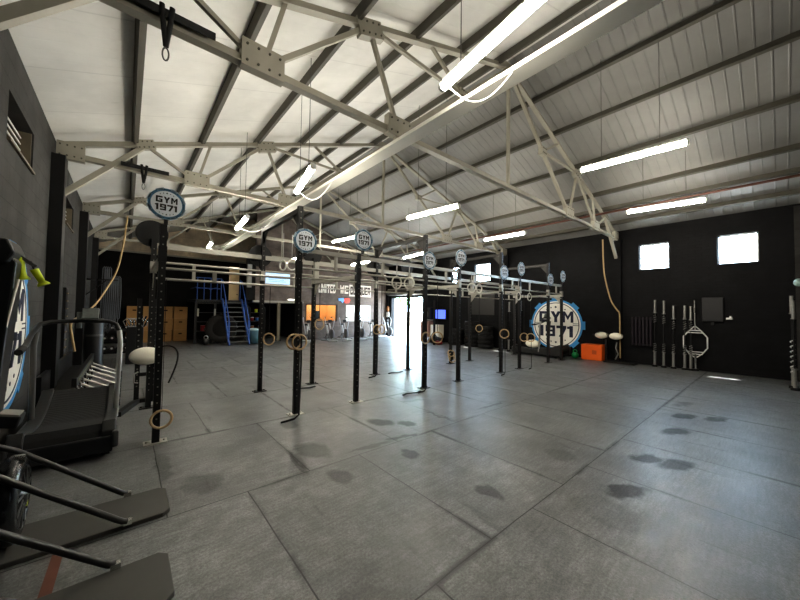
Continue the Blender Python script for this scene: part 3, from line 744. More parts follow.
# ------------------------------------------------------------------ ski trainer machines
def ski(y):
    t = T('ski_trainer', 'black ski trainer with lime yellow handles at the left edge of the photo', 'ski machine', (-.75, y, 0))
    m = MB(); pts = [(.33, -.19), (.33, .19), (.28, .24), (-.95+1.0-1.0, .24), (-.95, -.24), (.28, -.24)]
    pts = [(.28, -.24), (.33, -.19), (.33, .19), (.28, .24), (-.98, .24), (-.98, -.24)]
    m.prism(pts, (0, y, 0), (1, 0, 0), (0, 1, 0), (0, 0, 1), .035).build('platform', padblk, t, .006)
    MB().prism([(-.76, .05), (-.7, .05), (-.585, 2.0), (-.64, 2.1), (-.86, 2.1), (-.86, 1.9)], (0, y-.11, 0), (1, 0, 0), (0, 0, 1), (0, 1, 0), .22).build('tower', blackpl, t, .012)
    MB().prism([(-.9, 2.0), (-.62, 1.98), (-.585, 2.06), (-.62, 2.15), (-.9, 2.15)], (0, y-.16, 0), (1, 0, 0), (0, 0, 1), (0, 1, 0), .32).build('head', blackpl, t, .015)
    for s in (-.1, .2):
        h = MB(); a, b = (V((-.6, y+.05, 2.045)), V((-.578, y+.05, 1.895))) if s < 0 else (V((-.528, y+.06, 1.965)), V((-.478, y+.06, 1.86))); d = (b-a).normalized()
        h.lathe(a, d, [(.024, 0), (.022, .04), (.019, .1), (.022, (b-a).length-.02), (.036, (b-a).length), (.036, (b-a).length+.008)], 14)
        hh = h.build('handle', yellow, t); hh['label'] = 'lime yellow pull handle'
        MB().tube(a, a+V((-.02, 0, .06)), .006, 6).build('cord', strapm, hh)
    MB().path([(-.575, y-.1, 1.88), (-.6, y-.1, 1.7), (-.645, y-.1, 1.36), (-.68, y-.1, .9)], .008, 6).build('drive_cord', cream, t)
    MB().bar((-.62, y+.04, 2.07), (-.52, y+.06, 1.985), .03, .02).build('handle_holder', grey, t)
    m = MB(); m.box((-.575, y-.1, .92), (.1, .16, .08), M=Matrix.Rotation(.25, 3, 'Y'))
    mo = m.build('monitor', blackpl, t, .01)
    MB().box((-.575, y-.1, .965), (.095, .15, .012), M=Matrix.Rotation(.25, 3, 'Y')).build('screen', mat('monitor_face', '8d8d84', .4), mo)
    # fan at the foot
    f = MB(); c = (-.57, y, .34); f.lathe(c, (1, 0, 0), [(.05, -.075), (.26, -.07), (.29, -.04), (.295, 0), (.29, .03), (.25, .055), (.2, .06), (.19, .045), (.06, .05), (.04, .075), (.01, .075)], 36)
    fw = f.build('fan_wheel', mat('fan_black', '15181b', .25), t)
    m = MB()
    for q in range(12):
        a = 2*pi*q/12; m.bar((-.508, y+.06*cos(a), .34+.06*sin(a)), (-.512, y+.2*cos(a+.3), .34+.2*sin(a+.3)), .014, .006, (1, 0, 0))
    m.build('fan_guard', grey, fw)
    MB().b2((-.512, y+.07, .24), (-.506, y+.1, .3)).build('warning_sticker', yellow, fw)
    MB().path([(-.72, y-.03, .56), (-.6, y-.02, .6), (-.53, y-.02, .62)], .022, 8).build('frame_arm', black, t)
    MB().cyl((-.535, y-.02, .62), (1, 0, 0), .03, .05, 10).build('axle_bolt', chrome, t)
    for s in (-.24, .24):
        m = MB(); m.path([(.058, y+s*1.02, .06), (.03, y+s*1.02, .068), (.0, y+s*1.02, .092), (-.03, y+s*1.02, .118), (-.6, y+s*1.02, .6), (-.72, y+s*.7, .7)], .021, 10)
        b = m.build('brace_tube', mat('brace_black', '2a2a29', .35), t)
        MB().b2((.035, y+s-.02, .035), (.085, y+s+.02, .07)).build('brace_foot', chrome, b)
    return t
s1 = ski(3.5)
s2 = copy_tree(s1, (-.81, 2.52, 0), 0, 'nearest ski trainer, only its floor platform and brace tube showing at bottom left')
for ch in list(s2.children):
    if ch.name.startswith('handle'):
        for g in list(ch.children): bpy.data.objects.remove(g)
        bpy.data.objects.remove(ch)
single(MB().prism([(-.345, 2.6), (-.285, 2.6), (-.275, 3.26), (-.33, 3.26)], (0, 0, .001), (1, 0, 0), (0, 1, 0), (0, 0, 1), .004), 'floor_tape', mat('rust_tape', '6f4536', .7, 0, .2, 10), 'rust red strip of tape on the floor between the two platforms', 'tape', loc=(-.3, 3.06, 0))

# ------------------------------------------------------------------ curved treadmill
def treadmill(loc, rz, label):
    """local frame: +y runs towards the front, x across; origin under the middle of the rear edge"""
    t = T('curved_treadmill', label, 'treadmill', (0, 0, 0))
    W_ = .41
    def deck(yy):                       # running surface height
        u = yy/1.75; return .25+.42*(u-.42)**2*1.6+(.09*max(0, .1-u)/.1 if u < .1 else 0)*0
    n = 22; ys = [1.75*i/n for i in range(n+1)]
    m = MB()                            # belt with its slats, wrapped over both ends
    prof = [(yy, deck(yy)) for yy in ys]
    prof = [(-.035, .30), (-.055, .24), (-.03, .17)][::-1] + prof + [(1.80, .40), (1.82, .33), (1.78, .26)]
    for (a, b) in zip(prof, prof[1:]):
        m.add([(-W_+.11, a[0], a[1]), (W_-.11, a[0], a[1]), (W_-.11, b[0], b[1]), (-W_+.11, b[0], b[1])], [(0, 1, 2, 3)])
    for yy in [.02+.058*i for i in range(30)]:
        m.b2((-W_+.115, yy, deck(yy)-.004), (W_-.115, yy+.05, deck(yy)+.004))
    m.build('running_belt', mat('belt_rubber', '232323', .7, 0, .2, 30, .2), t)
    for s in (-1, 1):                   # side rails
        poly = [(yy, deck(yy)+.035) for yy in ys]
        poly = [(-.06, .1), (-.1, .2), (-.08, .3)] + poly + [(1.84, .38), (1.86, .2), (1.7, .1)]
        x0 = s*W_ if s > 0 else -W_-0; xa = min(s*(W_-.12), s*W_)
        k2 = MB()
        for (a, b) in zip(poly, poly[1:]+poly[:1]): pass
        top = poly[2:-2]; vs = []; fs = []
        for (yy, zz) in top: vs += [(xa, yy, zz), (xa+.12, yy, zz), (xa+.12, yy, .1), (xa, yy, .1)]
        for i in range(len(top)-1):
            for j in range(4): fs.append((i*4+j, i*4+(j+1) % 4, i*4+4+(j+1) % 4, i*4+4+j))
        fs += [(3, 2, 1, 0), tuple(len(vs)-4+j for j in range(4))]
        k2.add(vs, fs); k2.build('side_rail', mat('rail_plastic', '2b2b2a', .42, 0, .15, 8), t, .012)
        MB().b2((s*W_-.03, -.14, .12), (s*W_+.03, .12, .3)).build('rear_corner_cap', mat('cap_grey', '3a3a39', .35), t, .02)
        for yy in (.06, 1.62): MB().cyl((s*(W_-.08), yy, .05), (1, 0, 0), .05, .07, 14).build('wheel', blackpl, t)
    MB().b2((-W_+.02, -.11, .07), (W_-.02, -.05, .245)).b2((-W_+.04, -.05, .05), (W_-.04, 1.75, .12)).build('base_frame', blackpl, t, .015)
    fr = mat('treadmill_frame_tube', '55534f', .35, .3, .1, 6)
    # uprights and the bent handrail
    up = MB()
    for s in (-1, 1): up.path([(s*(W_-.02), .98, .18), (s*(W_-.01), 1.02, .7), (s*(W_-.0), 1.04, 1.22), (s*(W_-.01), 1.07, 1.34)], .032, 10)
    for s in (-1, 1):
        q = MB(); q.path([(s*(W_-.02), .98, .18), (s*(W_-.01), 1.02, .7), (s*(W_-.0), 1.04, 1.2), (s*(W_-.015), 1.07, 1.36)], .03, 10).build('upright', fr if s < 0 else galv, t)
    q = MB(); q.path([(-W_+.0, .36, 1.2), (-W_+.0, .62, 1.24), (-W_+.01, .86, 1.36), (-W_+.04, 1.05, 1.46), (-W_+.13, 1.12, 1.49), (0, 1.15, 1.5), (W_-.13, 1.12, 1.49), (W_-.05, 1.09, 1.45), (W_-.01, 1.07, 1.34)], .027, 10)
    q.build('handrail', blackpl, t)
    q = MB(); q.path([(-W_, .3, 1.19), (-W_, .5, 1.215)], .034, 10); q.build('grip', rubber, t)
    q = MB(); q.path([(-.02, 1.16, 1.4), (-.02, 1.16, 1.62)], .03, 8).box((0.09, 1.12, 1.6), (.17, .05, .15), M=Matrix.Rotation(-.35, 3, 'X'))
    c = q.build('console', mat('console_grey', '6b706c', .5, 0, .3, 40), t, .008)
    return t
tm = treadmill(None, 0, 'black curved treadmill beside the left wall in front of the low rack')
t2 = copy_tree(tm, (12.55, 7.0, 0), pi, 'black curved treadmill against the right wall, in front of the round wall logo')
tm.location = (-.46, 5.0, 0)
pad((12.35, 6.35, .46), .14, .3, .16, 'cream cone shaped pad beside the far treadmill, left of the wall logo')

# ------------------------------------------------------------------ left wall: low rack, dumbbells, bands, rope
t = T('storage_rack', 'long low black rack with slanting silver bars along the left wall, behind the treadmill', 'storage rack', (-.7, 9.0, 0))
MB().b2((-.98, 7.2, .05), (-.62, 10.8, .3)).build('shelf', black, t, .01)
MB().b2((-.62, 7.2, .42), (-.56, 10.8, .56)).build('label_bar', black, t)
MB().b2((-1.0, 7.2, .0), (-.94, 10.8, .62)).build('back_panel', blackpl, t)
m = MB()
for i in range(14): m.b2((-.56, 7.5+i*.2, .47), (-.556, 7.6+i*.2, .505))
m.build('label_strip', mat('pale_print', '8d8a76', .6), t)
for i, y in enumerate((7.42, 7.88, 8.36, 8.92, 9.5, 10.05, 10.55)):
    b = MB().tube((-.6, y, .37), (-.1, y, .1), .019, 10).build('slanting_bar', galv, t)
    MB().tube((-.6, y-.07, .46), (-.57, y, .355), .02, 8).tube((-.6, y+.07, .46), (-.57, y, .355), .02, 8).tube((-.57, y, .36), (-.55, y-.02, .24), .018, 8).build('fork', chrome, b)
    MB().b2((-.12, y-.06, .0), (-.03, y+.06, .12)).build('end_foot', rubber, b, .01)
    MB().b2((-.62, y-.05, .0), (-.56, y+.05, .35)).build('post', black, b)
for y, lb in ((7.95, 'left terracotta brick block on the floor under the slanting bars'), (8.4, 'right terracotta brick block on the floor under the slanting bars')):
    single(MB().b2((-.5, y, 0), (-.24, y+.16, .08)), 'floor_block', mat('terracotta', '8a5a44', .8, 0, .2, 8), lb, 'block', bevel=.008, loc=(-.37, y+.08, 0))
# dumbbell rack and dumbbells
t = T('dumbbell_rack', 'black tiered dumbbell rack beyond the low rack by the left wall', 'dumbbell rack', (-.45, 13.6, 0))
for z in (.3, .62, .94): MB().box((-.3, 13.6, z), (1.3, .34, .05), M=Matrix.Rotation(.25, 3, 'X')).build('shelf', black, t)
for x in (-.93, .33): MB().b2((x-.035, 13.5, 0), (x+.035, 13.82, 1.05)).b2((x-.035, 13.3, 0), (x+.035, 14.0, .06)).build('side_frame', black, t)
def dumbbell(x, y, z, label):
    t = T('dumbbell', label, 'dumbbell', (x, y, z), 'dumbbells on the tiered rack')
    for s in (-1, 1): MB().cyl((x, y+s*.09, z), (0, 1, 0), .062, .09, 6, False).build('head', rubber, t)
    MB().tube((x, y-.05, z), (x, y+.05, z), .016, 8).build('handle', chrome, t)
    MB().cyl((x, y-.137, z), (0, 1, 0), .03, .004, 8).build('weight_mark', white, t)
    return t
d0 = None
for r, z in enumerate((.4, .72, 1.04)):
    for c in range(7):
        p = (-.82+c*.17, 13.56, z)
        lb = 'black hex dumbbell with a pale end mark lying in the tiered rack'
        d0 = dumbbell(*p, lb) if d0 is None else d0; 
        if (r, c) != (0, 0): copy_tree(d0, p)
# bundle of chrome cable handles on a stand
t = T('attachment_stand', 'black stand loaded with bright chrome bars and handles, beside the plywood boxes', 'accessory stand', (.22, 12.6, 0))
MB().b2((.02, 12.5, 0), (.42, 12.8, 1.1)).build('cabinet', blackpl, t, .02)
for i in range(6):
    x = .0+i*.075
    m = MB(); m.path([(x, 12.46, 1.12), (x-.06, 12.42, 1.28), (x+.03, 12.42, 1.36), (x+.12, 12.42, 1.28), (x+.1, 12.46, 1.12)], .016, 8); m.build('handle', chrome, t)
for i in range(3): MB().tube((.3+i*.06, 12.5, 1.1), (.38+i*.09, 12.42, 1.42), .022, 8).build('rope_end', rubber, t)
# bands on a bracket
t = T('wall_bracket', 'black wall bracket holding grey stretch bands on the left wall', 'bracket', (XL, 13.2, 2.5))
MB().bar((XL, 13.1, 2.5), (-.22, 13.1, 2.5), .03, .03).bar((XL, 13.35, 2.5), (-.22, 13.35, 2.5), .03, .03).build('arm', black, t)
MB().bar((XL, 13.2, 1.9), (-.5, 13.2, 2.48), .03, .03).build('brace', black, t)
bandm = mat('band_grey', '5c6066', .6, 0, .2, 10)
b0 = None
for i in range(9):
    x = -.55+i*.045; zl = (.9, 1.0, 1.15, .95, 1.25, 1.05, 1.2, 1.0, 1.35)[i]; zt = 2.85 if i < 4 else 2.58
    m = MB(); m.path([(x-.03, 13.22, zt), (x, 13.22, zt+.06), (x+.03, 13.22, zt), (x+.045, 13.2, (zt+zl)/2), (x+.03, 13.2, zl), (x, 13.2, zl-.05), (x-.03, 13.2, zl), (x-.04, 13.2, (zt+zl)/2)], .011, 6, True, flat=.02)
    single(m, 'stretch_band', bandm, 'grey stretch band hanging in the bunch from the left wall bracket', 'band', 'grey bands on the wall bracket', loc=(x, 13.2, zt))
# climbing ropes
rp = [(-.06, 12.5, 4.4), (-.13, 12.45, 3.5), (-.24, 12.3, 2.75), (-.44, 12.0, 2.17), (-.6, 11.2, 1.75), (-.76, 10.5, 1.52), (-.87, 9.85, 1.38), (-.89, 9.75, 1.25), (-.86, 9.8, 1.0), (-.82, 9.85, .72)]
def smooth(P, n=6):
    out = []
    for i in range(len(P)-1):
        a, b, c, d = [V(P[min(max(j, 0), len(P)-1)]) for j in (i-1, i, i+1, i+2)]
        for q in range(n):
            u = q/n; out.append(.5*((2*b)+(c-a)*u+(2*a-5*b+4*c-d)*u*u+(3*b-a-3*c+d)*u**3))
    return out+[V(P[-1])]
single(MB().path(smooth(rp), .022, 8), 'climbing_rope', rope_m, 'tan climbing rope from the third truss, tied back to the left wall', 'rope', loc=(-.06, 12.5, 4.4))
rp = [(12.85, 4.02, 4.33), (12.9, 4.02, 3.6), (12.98, 4.0, 3.0), (13.1, 3.86, 2.2), (13.16, 3.7, 1.85), (13.18, 3.62, 1.7), (13.19, 3.61, 1.2), (13.19, 3.61, .15)]
single(MB().path(smooth(rp), .024, 8), 'climbing_rope', rope_m, 'tan climbing rope hanging down the dark column on the right wall', 'rope', loc=(12.85, 4.02, 4.33))
t = T('peg_strip', 'narrow black peg strip with pale rungs on the left wall between two columns', 'wall rack', (XL, 10.2, 1.2))
MB().b2((XL, 10.05, .5), (XL+.05, 10.35, 2.1)).build('board', black, t)
for i in range(9): MB().bar((XL+.055, 10.07, .62+i*.17), (XL+.055, 10.33, .62+i*.17), .02, .02).build('rung', mat('rung_tan', '8a7a58', .6), t)
t = T('punching_bag', 'dark upright heavy bag standing by the left wall beyond the peg strip', 'heavy bag', (-.62, 11.6, 0))
MB().lathe((-.62, 11.6, 0), (0, 0, 1), [(.02, .0), (.2, .02), (.21, .1), (.19, .3), (.19, 1.3), (.17, 1.38), (.02, 1.4)], 20).build('bag', blackpl, t)
MB().cyl((-.62, 11.6, .95), (0, 0, 1), .195, .05, 20).build('band', grey, t)

# ------------------------------------------------------------------ right wall
barst = mat('bar_steel', '9c9c98', .35, .5, .45, 26)
def barbell(x, y, lean, h, label, sleeve=.42, r=.033, top=None, knurl=True):
    """bar standing on its end, leaning a little towards the wall"""
    t = T('barbell', label, 'barbell', (x, y, 0.0))
    P = lambda z: V((x+lean*z/h, y, z))
    s = MB(); s.tube(P(.06), P(.06+sleeve), r, 12); b = s.build('sleeve', barst, t)
    if top is None or top: MB().tube(P(h-sleeve), P(h), r, 12).build('sleeve', barst, t)
    MB().tube(P(.06+sleeve), P(h-sleeve), .018, 10).build('shaft', black, t)
    for z in (.06+sleeve, h-sleeve): MB().tube(P(z-.015), P(z+.015), r+.014, 12).build('collar', barst, t)
    MB().cyl(P(.03), (0, 0, 1), .075, .06, 14).build('stand_cup', rubber, t)
    return t
for (y, h, lb) in ((2.64, 2.17, 'leftmost tall barbell standing against the black right wall'), (2.41, 2.14, 'second tall barbell from the left against the black right wall'), (2.17, 1.98, 'third barbell from the left, shorter, against the black right wall'), (1.9, 1.98, 'fourth barbell from the left, bright sleeve, beside the hexagonal bar'), (1.76, 1.96, 'dark barbell standing just behind the hexagonal bar')):
    bb = barbell(13.16, y, .14, h, lb)
    for z0 in (.5, h-.75):
        m = MB(); m.path([(13.16+.14*(z0+q*.012)/h+.034*cos(q*1.1), y+.034*sin(q*1.1), z0+q*.012) for q in range(22)], .011, 5); m.build('spring_clip', barst, bb)
t = T('hex_bar', 'white hexagonal trap bar standing on end against the right wall', 'hex bar', (13.2, 1.68, 0))
Y0 = 1.66; X0 = 13.24
pts = [(0, .5), (.14, .5), (.27, .7), (.27, 1.02), (.13, 1.22), (.0, 1.22), (-.13, 1.22), (-.27, 1.02), (-.27, .7), (-.14, .5)]
MB().path([(X0, Y0+a, b) for a, b in pts], .019, 8, True).build('hex_frame', white, t)
MB().tube((X0, Y0, .06), (X0, Y0, .5), .03, 12).build('sleeve', chrome, t)
MB().tube((X0, Y0, 1.75), (X0, Y0, 2.15), .03, 12).build('sleeve', chrome, t)
MB().tube((X0, Y0, 1.22), (X0, Y0, 1.75), .018, 10).build('shaft', galv, t)
for s_ in (-.13, .13):
    for z_, q_ in ((1.22, 1.36), (.5, .38)): MB().tube((X0, Y0+s_, z_), (X0, Y0, q_), .014, 8).build('stay', white, t)
MB().tube((X0, Y0-.18, 1.15), (X0, Y0+.18, 1.15), .016, 8).tube((X0, Y0-.18, .57), (X0, Y0+.18, .57), .016, 8).build('hand_grip', white, t)
MB().cyl((X0, Y0, .03), (0, 0, 1), .075, .06, 14).build('stand_cup', rubber, t)
t = T('wall_pad', 'square black padded board mounted on the right wall under the right window', 'wall board', (13.3, 1.27, 1.86))
MB().b2((13.3, 1.04, 1.5), (XR, 1.51, 2.22)).build('board', mat('board_black', '29292b', .5, 0, .1, 5), t, .02)
MB().b2((13.33, 1.25, 1.4), (XR, 1.32, 1.5)).build('bracket', black, t)
t = T('wall_lamp', 'small white fitting on the wall right of the square black board', 'light fitting', (13.32, .93, 1.62))
MB().b2((13.3, .86, 1.57), (XR, 1.0, 1.63)).build('body', white, t, .01)
MB().cyl((13.31, .9, 1.65), (0, 0, 1), .025, .05, 10).build('lamp_head', white, t)
t = T('roller_rack', 'wall rack of dark upright tubes left of the barbells on the right wall', 'wall rack', (13.3, 3.0, 1.1))
MB().b2((13.3, 2.72, .62), (XR, 3.3, .68)).b2((13.34, 2.72, 1.5), (XR, 3.3, 1.56)).build('rail', black, t)
for i in range(6): MB().tube((13.28, 2.76+i*.1, .64), (13.28, 2.76+i*.1, 1.6), .034, 12).build('tube', mat('tube_plum', '2d272e', .4), t)
t = T('plyo_box', 'bright orange padded jump box on the floor by the right wall', 'jump box', (13.1, 4.42, 0))
MB().box((13.06, 4.4, .29), (.5, .68, .56), M=Matrix.Rotation(.0, 3, 'Z')).build('body', orange, t, .02)
MB().box((12.808, 4.3, .3), (.004, .14, .14)).build('printed_mark', mat('orange_dark', 'c4511a', .5), t)
t = T('kettlebell', 'small green kettlebell on the floor left of the orange box', 'kettlebell', (12.9, 4.98, 0))
MB().ell((12.9, 4.98, .12), .12, .12, .12).build('bell', green, t)
MB().torus((12.9, 4.98, .26), (1, 0, 0), .065, .016, 16, 8).build('handle', green, t)
pad((13.0, 4.13, .92), .1, .21, .12, 'left of two cream oval pads at the foot of the right column')
pad((13.0, 3.68, .91), .1, .21, .12, 'right of two cream oval pads, under the hanging rope')
t = T('belt_squat_base', 'black steel floor base with an upright at the right wall column', 'machine', (13.0, 3.8, 0))
MB().b2((12.75, 3.1, 0), (13.2, 4.0, .05)).build('base', black, t)
MB().b2((13.1, 3.98, 0), (13.18, 4.06, 1.0)).b2((13.1, 3.66, 0), (13.18, 3.74, 1.0)).build('upright', black, t)
MB().path([(13.05, 3.72, .1), (13.02, 3.62, .3), (13.05, 3.7, .5), (13.05, 3.66, .7)], .02, 6).build('chain', galv, t)
# two bars at the far right against the front wall
bb = barbell(12.0, -.2, 0, 2.18, 'chrome barbell standing at the right edge of the photo, wrapped with a white chain')
m = MB(); m.path([(12.0+.035*cos(q*.9), -.2+.035*sin(q*.9), .35+q*.017) for q in range(48)], .013, 6); m.build('chain', white, bb)
barbell(11.72, -.22, 0, 2.06, 'pale barbell at the extreme right edge beside the wrapped one')
t = T('wall_fan', 'teal and white fitting high at the extreme right edge above the bars', 'fitting', (11.4, -.32, 2.45))
MB().ell((11.4, -.3, 2.45), .1, .08, .09).build('cover', mat('pale_teal', 'a9c4be', .5), t)
MB().b2((11.36, YF, 2.42), (11.44, -.3, 2.48)).build('mount', white, t)
# far right wall: upright bars, tyres, board, screen, boxes
for (y, h, lb, x) in ((8.0, 2.0, 'first of the upright bars behind the sixth front post of the rig', 12.6), (7.65, 2.15, 'second upright bar behind the rig, a little taller', 12.75), (7.55, 1.95, 'third upright bar behind the rig, left of the seventh front post', 13.0), (7.3, 2.2, 'tallest upright bar behind the rig, near the seventh front post', 13.1)):
    barbell(x, y, .05, h, lb)
tyre_m = mat('tyre_rubber', '161616', .8, 0, .25, 25, .3)
def tyre(x, y, z, label, group=None, R=.36, w=.2):
    t = T('tyre', label, 'tyre', (x, y, z), group)
    c = (x, y, z+w/2)
    MB().lathe(c, (0, 0, 1), [(R*.62, -w*.42), (R*.72, -w/2), (R*.94, -w*.47), (R, -w*.3), (R, w*.3), (R*.94, w*.47), (R*.72, w/2), (R*.62, w*.42), (R*.66, 0), (R*.62, -w*.42)], 28).build('carcass', tyre_m, t)
    m = MB()
    for q in range(24):
        a = 2*pi*q/24; m.box((x+R*cos(a), y+R*sin(a), z+w/2), (.02, .05, w*.7), a)
    m.build('tread', tyre_m, t)
    return t
for (x, y, n, lb) in ((12.9, 10.75, 4, 'left'), (12.95, 9.75, 6, 'tallest'), (12.95, 8.98, 5, 'right')):
    for q in range(n):
        if q == 0 and y == 10.75: ty0 = tyre(x, y, 0, 'black tyre in the left tyre stack by the right wall', 'tyres in the left stack')
        else:
            copy_tree(ty0, (x+random.uniform(-.03, .03), y+random.uniform(-.03, .03), q*.205), q*.7, 'black tyre in the %s tyre stack by the right wall' % lb, 'tyres in the %s stack' % lb)
single(MB().b2((XR-.05, 8.75, 1.55), (XR, 10.3, 2.75)), 'notice_board', mat('slate_board', '262523', .5, 0, .1, 3), 'large dark board on the right wall above the tyre stacks', 'board', loc=(XR, 9.5, 2.1))
t = T('television', 'glowing blue television screen on a bracket by the open shutter door', 'television', (13.2, 12.15, 1.55))
MB().box((13.2, 12.12, 1.53), (.06, .95, .56)).build('casing', blackpl, t)
MB().box((13.165, 12.1, 1.53), (.006, .82, .48)).build('screen', emat('tv_blue', lin('5f78ff'), 1.1), t)
MB().bar((13.2, 12.1, 1.4), (XR-.002, 12.1, 1.4), .06, .06).build('bracket', black, t)
t = T('speaker', 'black speaker box on a shelf left of the blue television', 'speaker', (13.15, 12.9, 1.5))
MB().b2((12.98, 12.65, 1.22), (XR-.02, 13.25, 1.88)).build('cabinet', blackpl, t, .02)
MB().cyl((12.975, 12.95, 1.52), (1, 0, 0), .17, .02, 20).build('driver', grey, t)
MB().b2((12.95, 12.6, 1.17), (XR, 13.3, 1.21)).build('shelf', steel, t)
t = T('clock', 'small round pale clock above the television', 'clock', (XR-.04, 12.55, 2.02))
MB().cyl((XR-.04, 12.55, 2.02), (1, 0, 0), .09, .05, 20).build('case', white, t)
MB().b2((XR-.07, 12.545, 2.02), (XR-.065, 12.555, 2.09)).build('hand', ink, t)
t = T('cabinet', 'pinkish brown cupboard beside the open door', 'cupboard', (13.0, 13.0, 0))
MB().b2((12.9, 12.7, 0), (XR-.01, 13.35, 1.12)).build('body', mat('cupboard', 'a08078', .7), t)
MB().b2((12.885, 12.73, .05), (12.9, 13.32, 1.08)).build('door', mat('cupboard_door', 'ab8a80', .6), t)
t = T('fridge', 'low cream fridge under the television', 'fridge', (13.0, 12.2, 0))
MB().b2((12.85, 11.9, .25), (13.3, 12.5, .95)).build('body', cream, t, .02)
MB().b2((12.83, 11.95, .3), (12.85, 12.45, .9)).build('door', white, t)
MB().b2((12.87, 11.95, 0), (13.28, 12.45, .25)).build('stand', black, t)
def bag(x, y, s, m, label):
    t = T('gym_bag', label, 'bag', (x, y, 0))
    MB().ell((x, y, .17*s), .26*s, .42*s, .17*s).build('body', m, t)
    MB().path([(x-.05, y-.25*s, .28*s), (x-.1, y, .52*s), (x-.05, y+.25*s, .28*s)], .018, 6).build('handle', strapm, t)
    return t
bag(12.45, 11.8, 1.1, blackpl, 'black bag on the floor in front of the low fridge')
bag(12.1, 11.2, .6, red, 'dark red bag on the floor right of the fridge')
single(MB().b2((11.8, 11.2, 0), (11.88, 11.28, 2.25)), 'rack_post', black, 'lone black post with a tied ring in front of the television', 'post', loc=(11.84, 11.24, 0))
# ------------------------------------------------------------------ far end: plywood jump boxes
k3 = 0
rowsn = ('bottom', 'middle', 'top'); coln = ('left', 'second', 'third from left', 'right')
def crate(x, y, z, label):
    t = T('plywood_box', label, 'jump box', (x, y, z))
    w, d, h, th = .56, .5, .575, .02
    MB().b2((x-w/2, y-d/2, z), (x+w/2, y-d/2+th, z+h)).b2((x-w/2, y+d/2-th, z), (x+w/2, y+d/2, z+h)).b2((x-w/2, y-d/2+th, z), (x-w/2+th, y+d/2-th, z+h)).b2((x+w/2-th, y-d/2+th, z), (x+w/2, y+d/2-th, z+h)).b2((x-w/2+th, y-d/2+th, z+h-th), (x+w/2-th, y+d/2-th, z+h)).build('body', ply, t, .004)
    MB().b2((x-.07, y-d/2-.002, z+h*.62), (x+.07, y-d/2+.001, z+h*.72)).build('hand_hole', mat('hole_dark', '2a1c10', .9), t)
    return t
c0 = None
for c in range(4):
    for r in range(3):
        x = .3+c*.6; lb = '%s plywood jump box of the %s stack against the black back wall' % (rowsn[r], coln[c])
        if c0 is None: c0 = crate(x, 19.95, 0, lb)
        else: copy_tree(c0, (x+random.uniform(-.015, .015), 19.95-.05*(c % 2), r*.58), 0, lb)
# timber deck with a blue railing, ladder stair
t = T('mezzanine_railing', 'blue tube railing on the edge of the raised platform left of the stair', 'railing', (3.1, 17.75, 2.1))
for i in range(4): MB().tube((2.55+i*.28, 17.95, 2.1), (2.55+i*.28, 17.95, 3.15), .02, 8).build('post', bluep, t)
for z in (3.15, 2.65): MB().tube((2.5, 17.95, z), (3.52, 17.95, z), .022, 8).build('rail', bluep, t)
for x in (2.55, 3.39): MB().tube((x, 17.95, 2.7), (x, 19.9, 2.7), .022, 8).build('side_rail', bluep, t)
t = T('platform_frame', 'black steel frame carrying the raised platform left of the stair', 'platform', (3.3, 17.6, 0))
MB().b2((2.45, 17.75, 1.9), (4.8, 17.87, 2.1)).build('edge_beam', black, t)
for x in (2.5, 3.3, 4.75): MB().b2((x-.05, 17.75, 0), (x+.05, 17.85, 1.9)).build('post', black, t)
for x in (2.58, 3.28): MB().b2((x-.035, 17.73, 1.3), (x+.035, 17.75, 1.66)).build('pale_plate', mat('pale_plate', 'a8a698', .6), t)
for z in (.55, 1.0, 1.45):
    MB().b2((2.55, 17.85, z), (4.7, 18.3, z+.03)).build('shelf', blackpl, t)
t = T('ladder_stair', 'steep blue steel ladder stair with grey treads up to the platform', 'stair', (3.95, 16.6, 0))
A = (16.15, 0.0); B = (17.6, 2.1)
for x0, x1 in ((3.6, 3.56), (4.46, 4.42)):
    MB().bar((x0, A[0], .0), (x1, B[0], 2.14), .05, .14).build('stringer', bluep, t)
    r = MB(); r.path([(x0, A[0]+.1, .3), (x0, A[0]+.05, 1.0), (x1-.03, B[0]-.1, 3.05), (x1-.03, B[0]+.15, 3.15), (x1-.03, B[0]+.15, 2.1)], .022, 8); r.build('handrail', bluep, t)
    MB().tube((x0, A[0]+.3, .52), (x0, A[0]+.25, 1.15), .018, 8).tube((x1, A[0]+.8, 1.4), (x1, A[0]+.75, 2.2), .018, 8).build('rail_post', bluep, t)
for i in range(9):
    f = (i+.7)/9.3; y = A[0]+(B[0]-A[0])*f; z = 2.1*f
    MB().b2((3.6, y-.1, z-.015), (4.44, y+.1, z+.015)).build('tread', mat('tread_steel', '6d6d68', .5, .3), t)
t = T('timber_door', 'tall cream timber door leaf standing at the top of the stair', 'door', (4.0, 17.9, 2.1))
MB().b2((3.9, 17.9, 2.1), (4.36, 17.95, 3.8)).build('leaf', mat('pine_cream', 'd9bf92', .6, 0, .1, 3), t)
MB().cyl((4.28, 17.89, 2.4), (0, 1, 0), .025, .03, 10).build('knob', black, t)
MB().b2((4.36, 17.88, 2.1), (4.42, 17.97, 4.0)).build('frame_post', black, t)
t = T('electrical_box', 'grey wall box at the stair head beside the timber door', 'box', (4.6, 17.08, 3.3))
struct(MB().b2((4.5, YO-.02, 2.12), (4.92, YO+.14, 4.4)), 'wall_stair_head', wb_black)
MB().b2((4.5, 16.98, 2.75), (4.72, 17.08, 3.9)).build('case', mat('box_grey', '85847f', .5), t)
MB().b2((4.53, 16.97, 2.8), (4.69, 16.98, 3.85)).build('lid', mat('box_grey2', '93928c', .5), t)
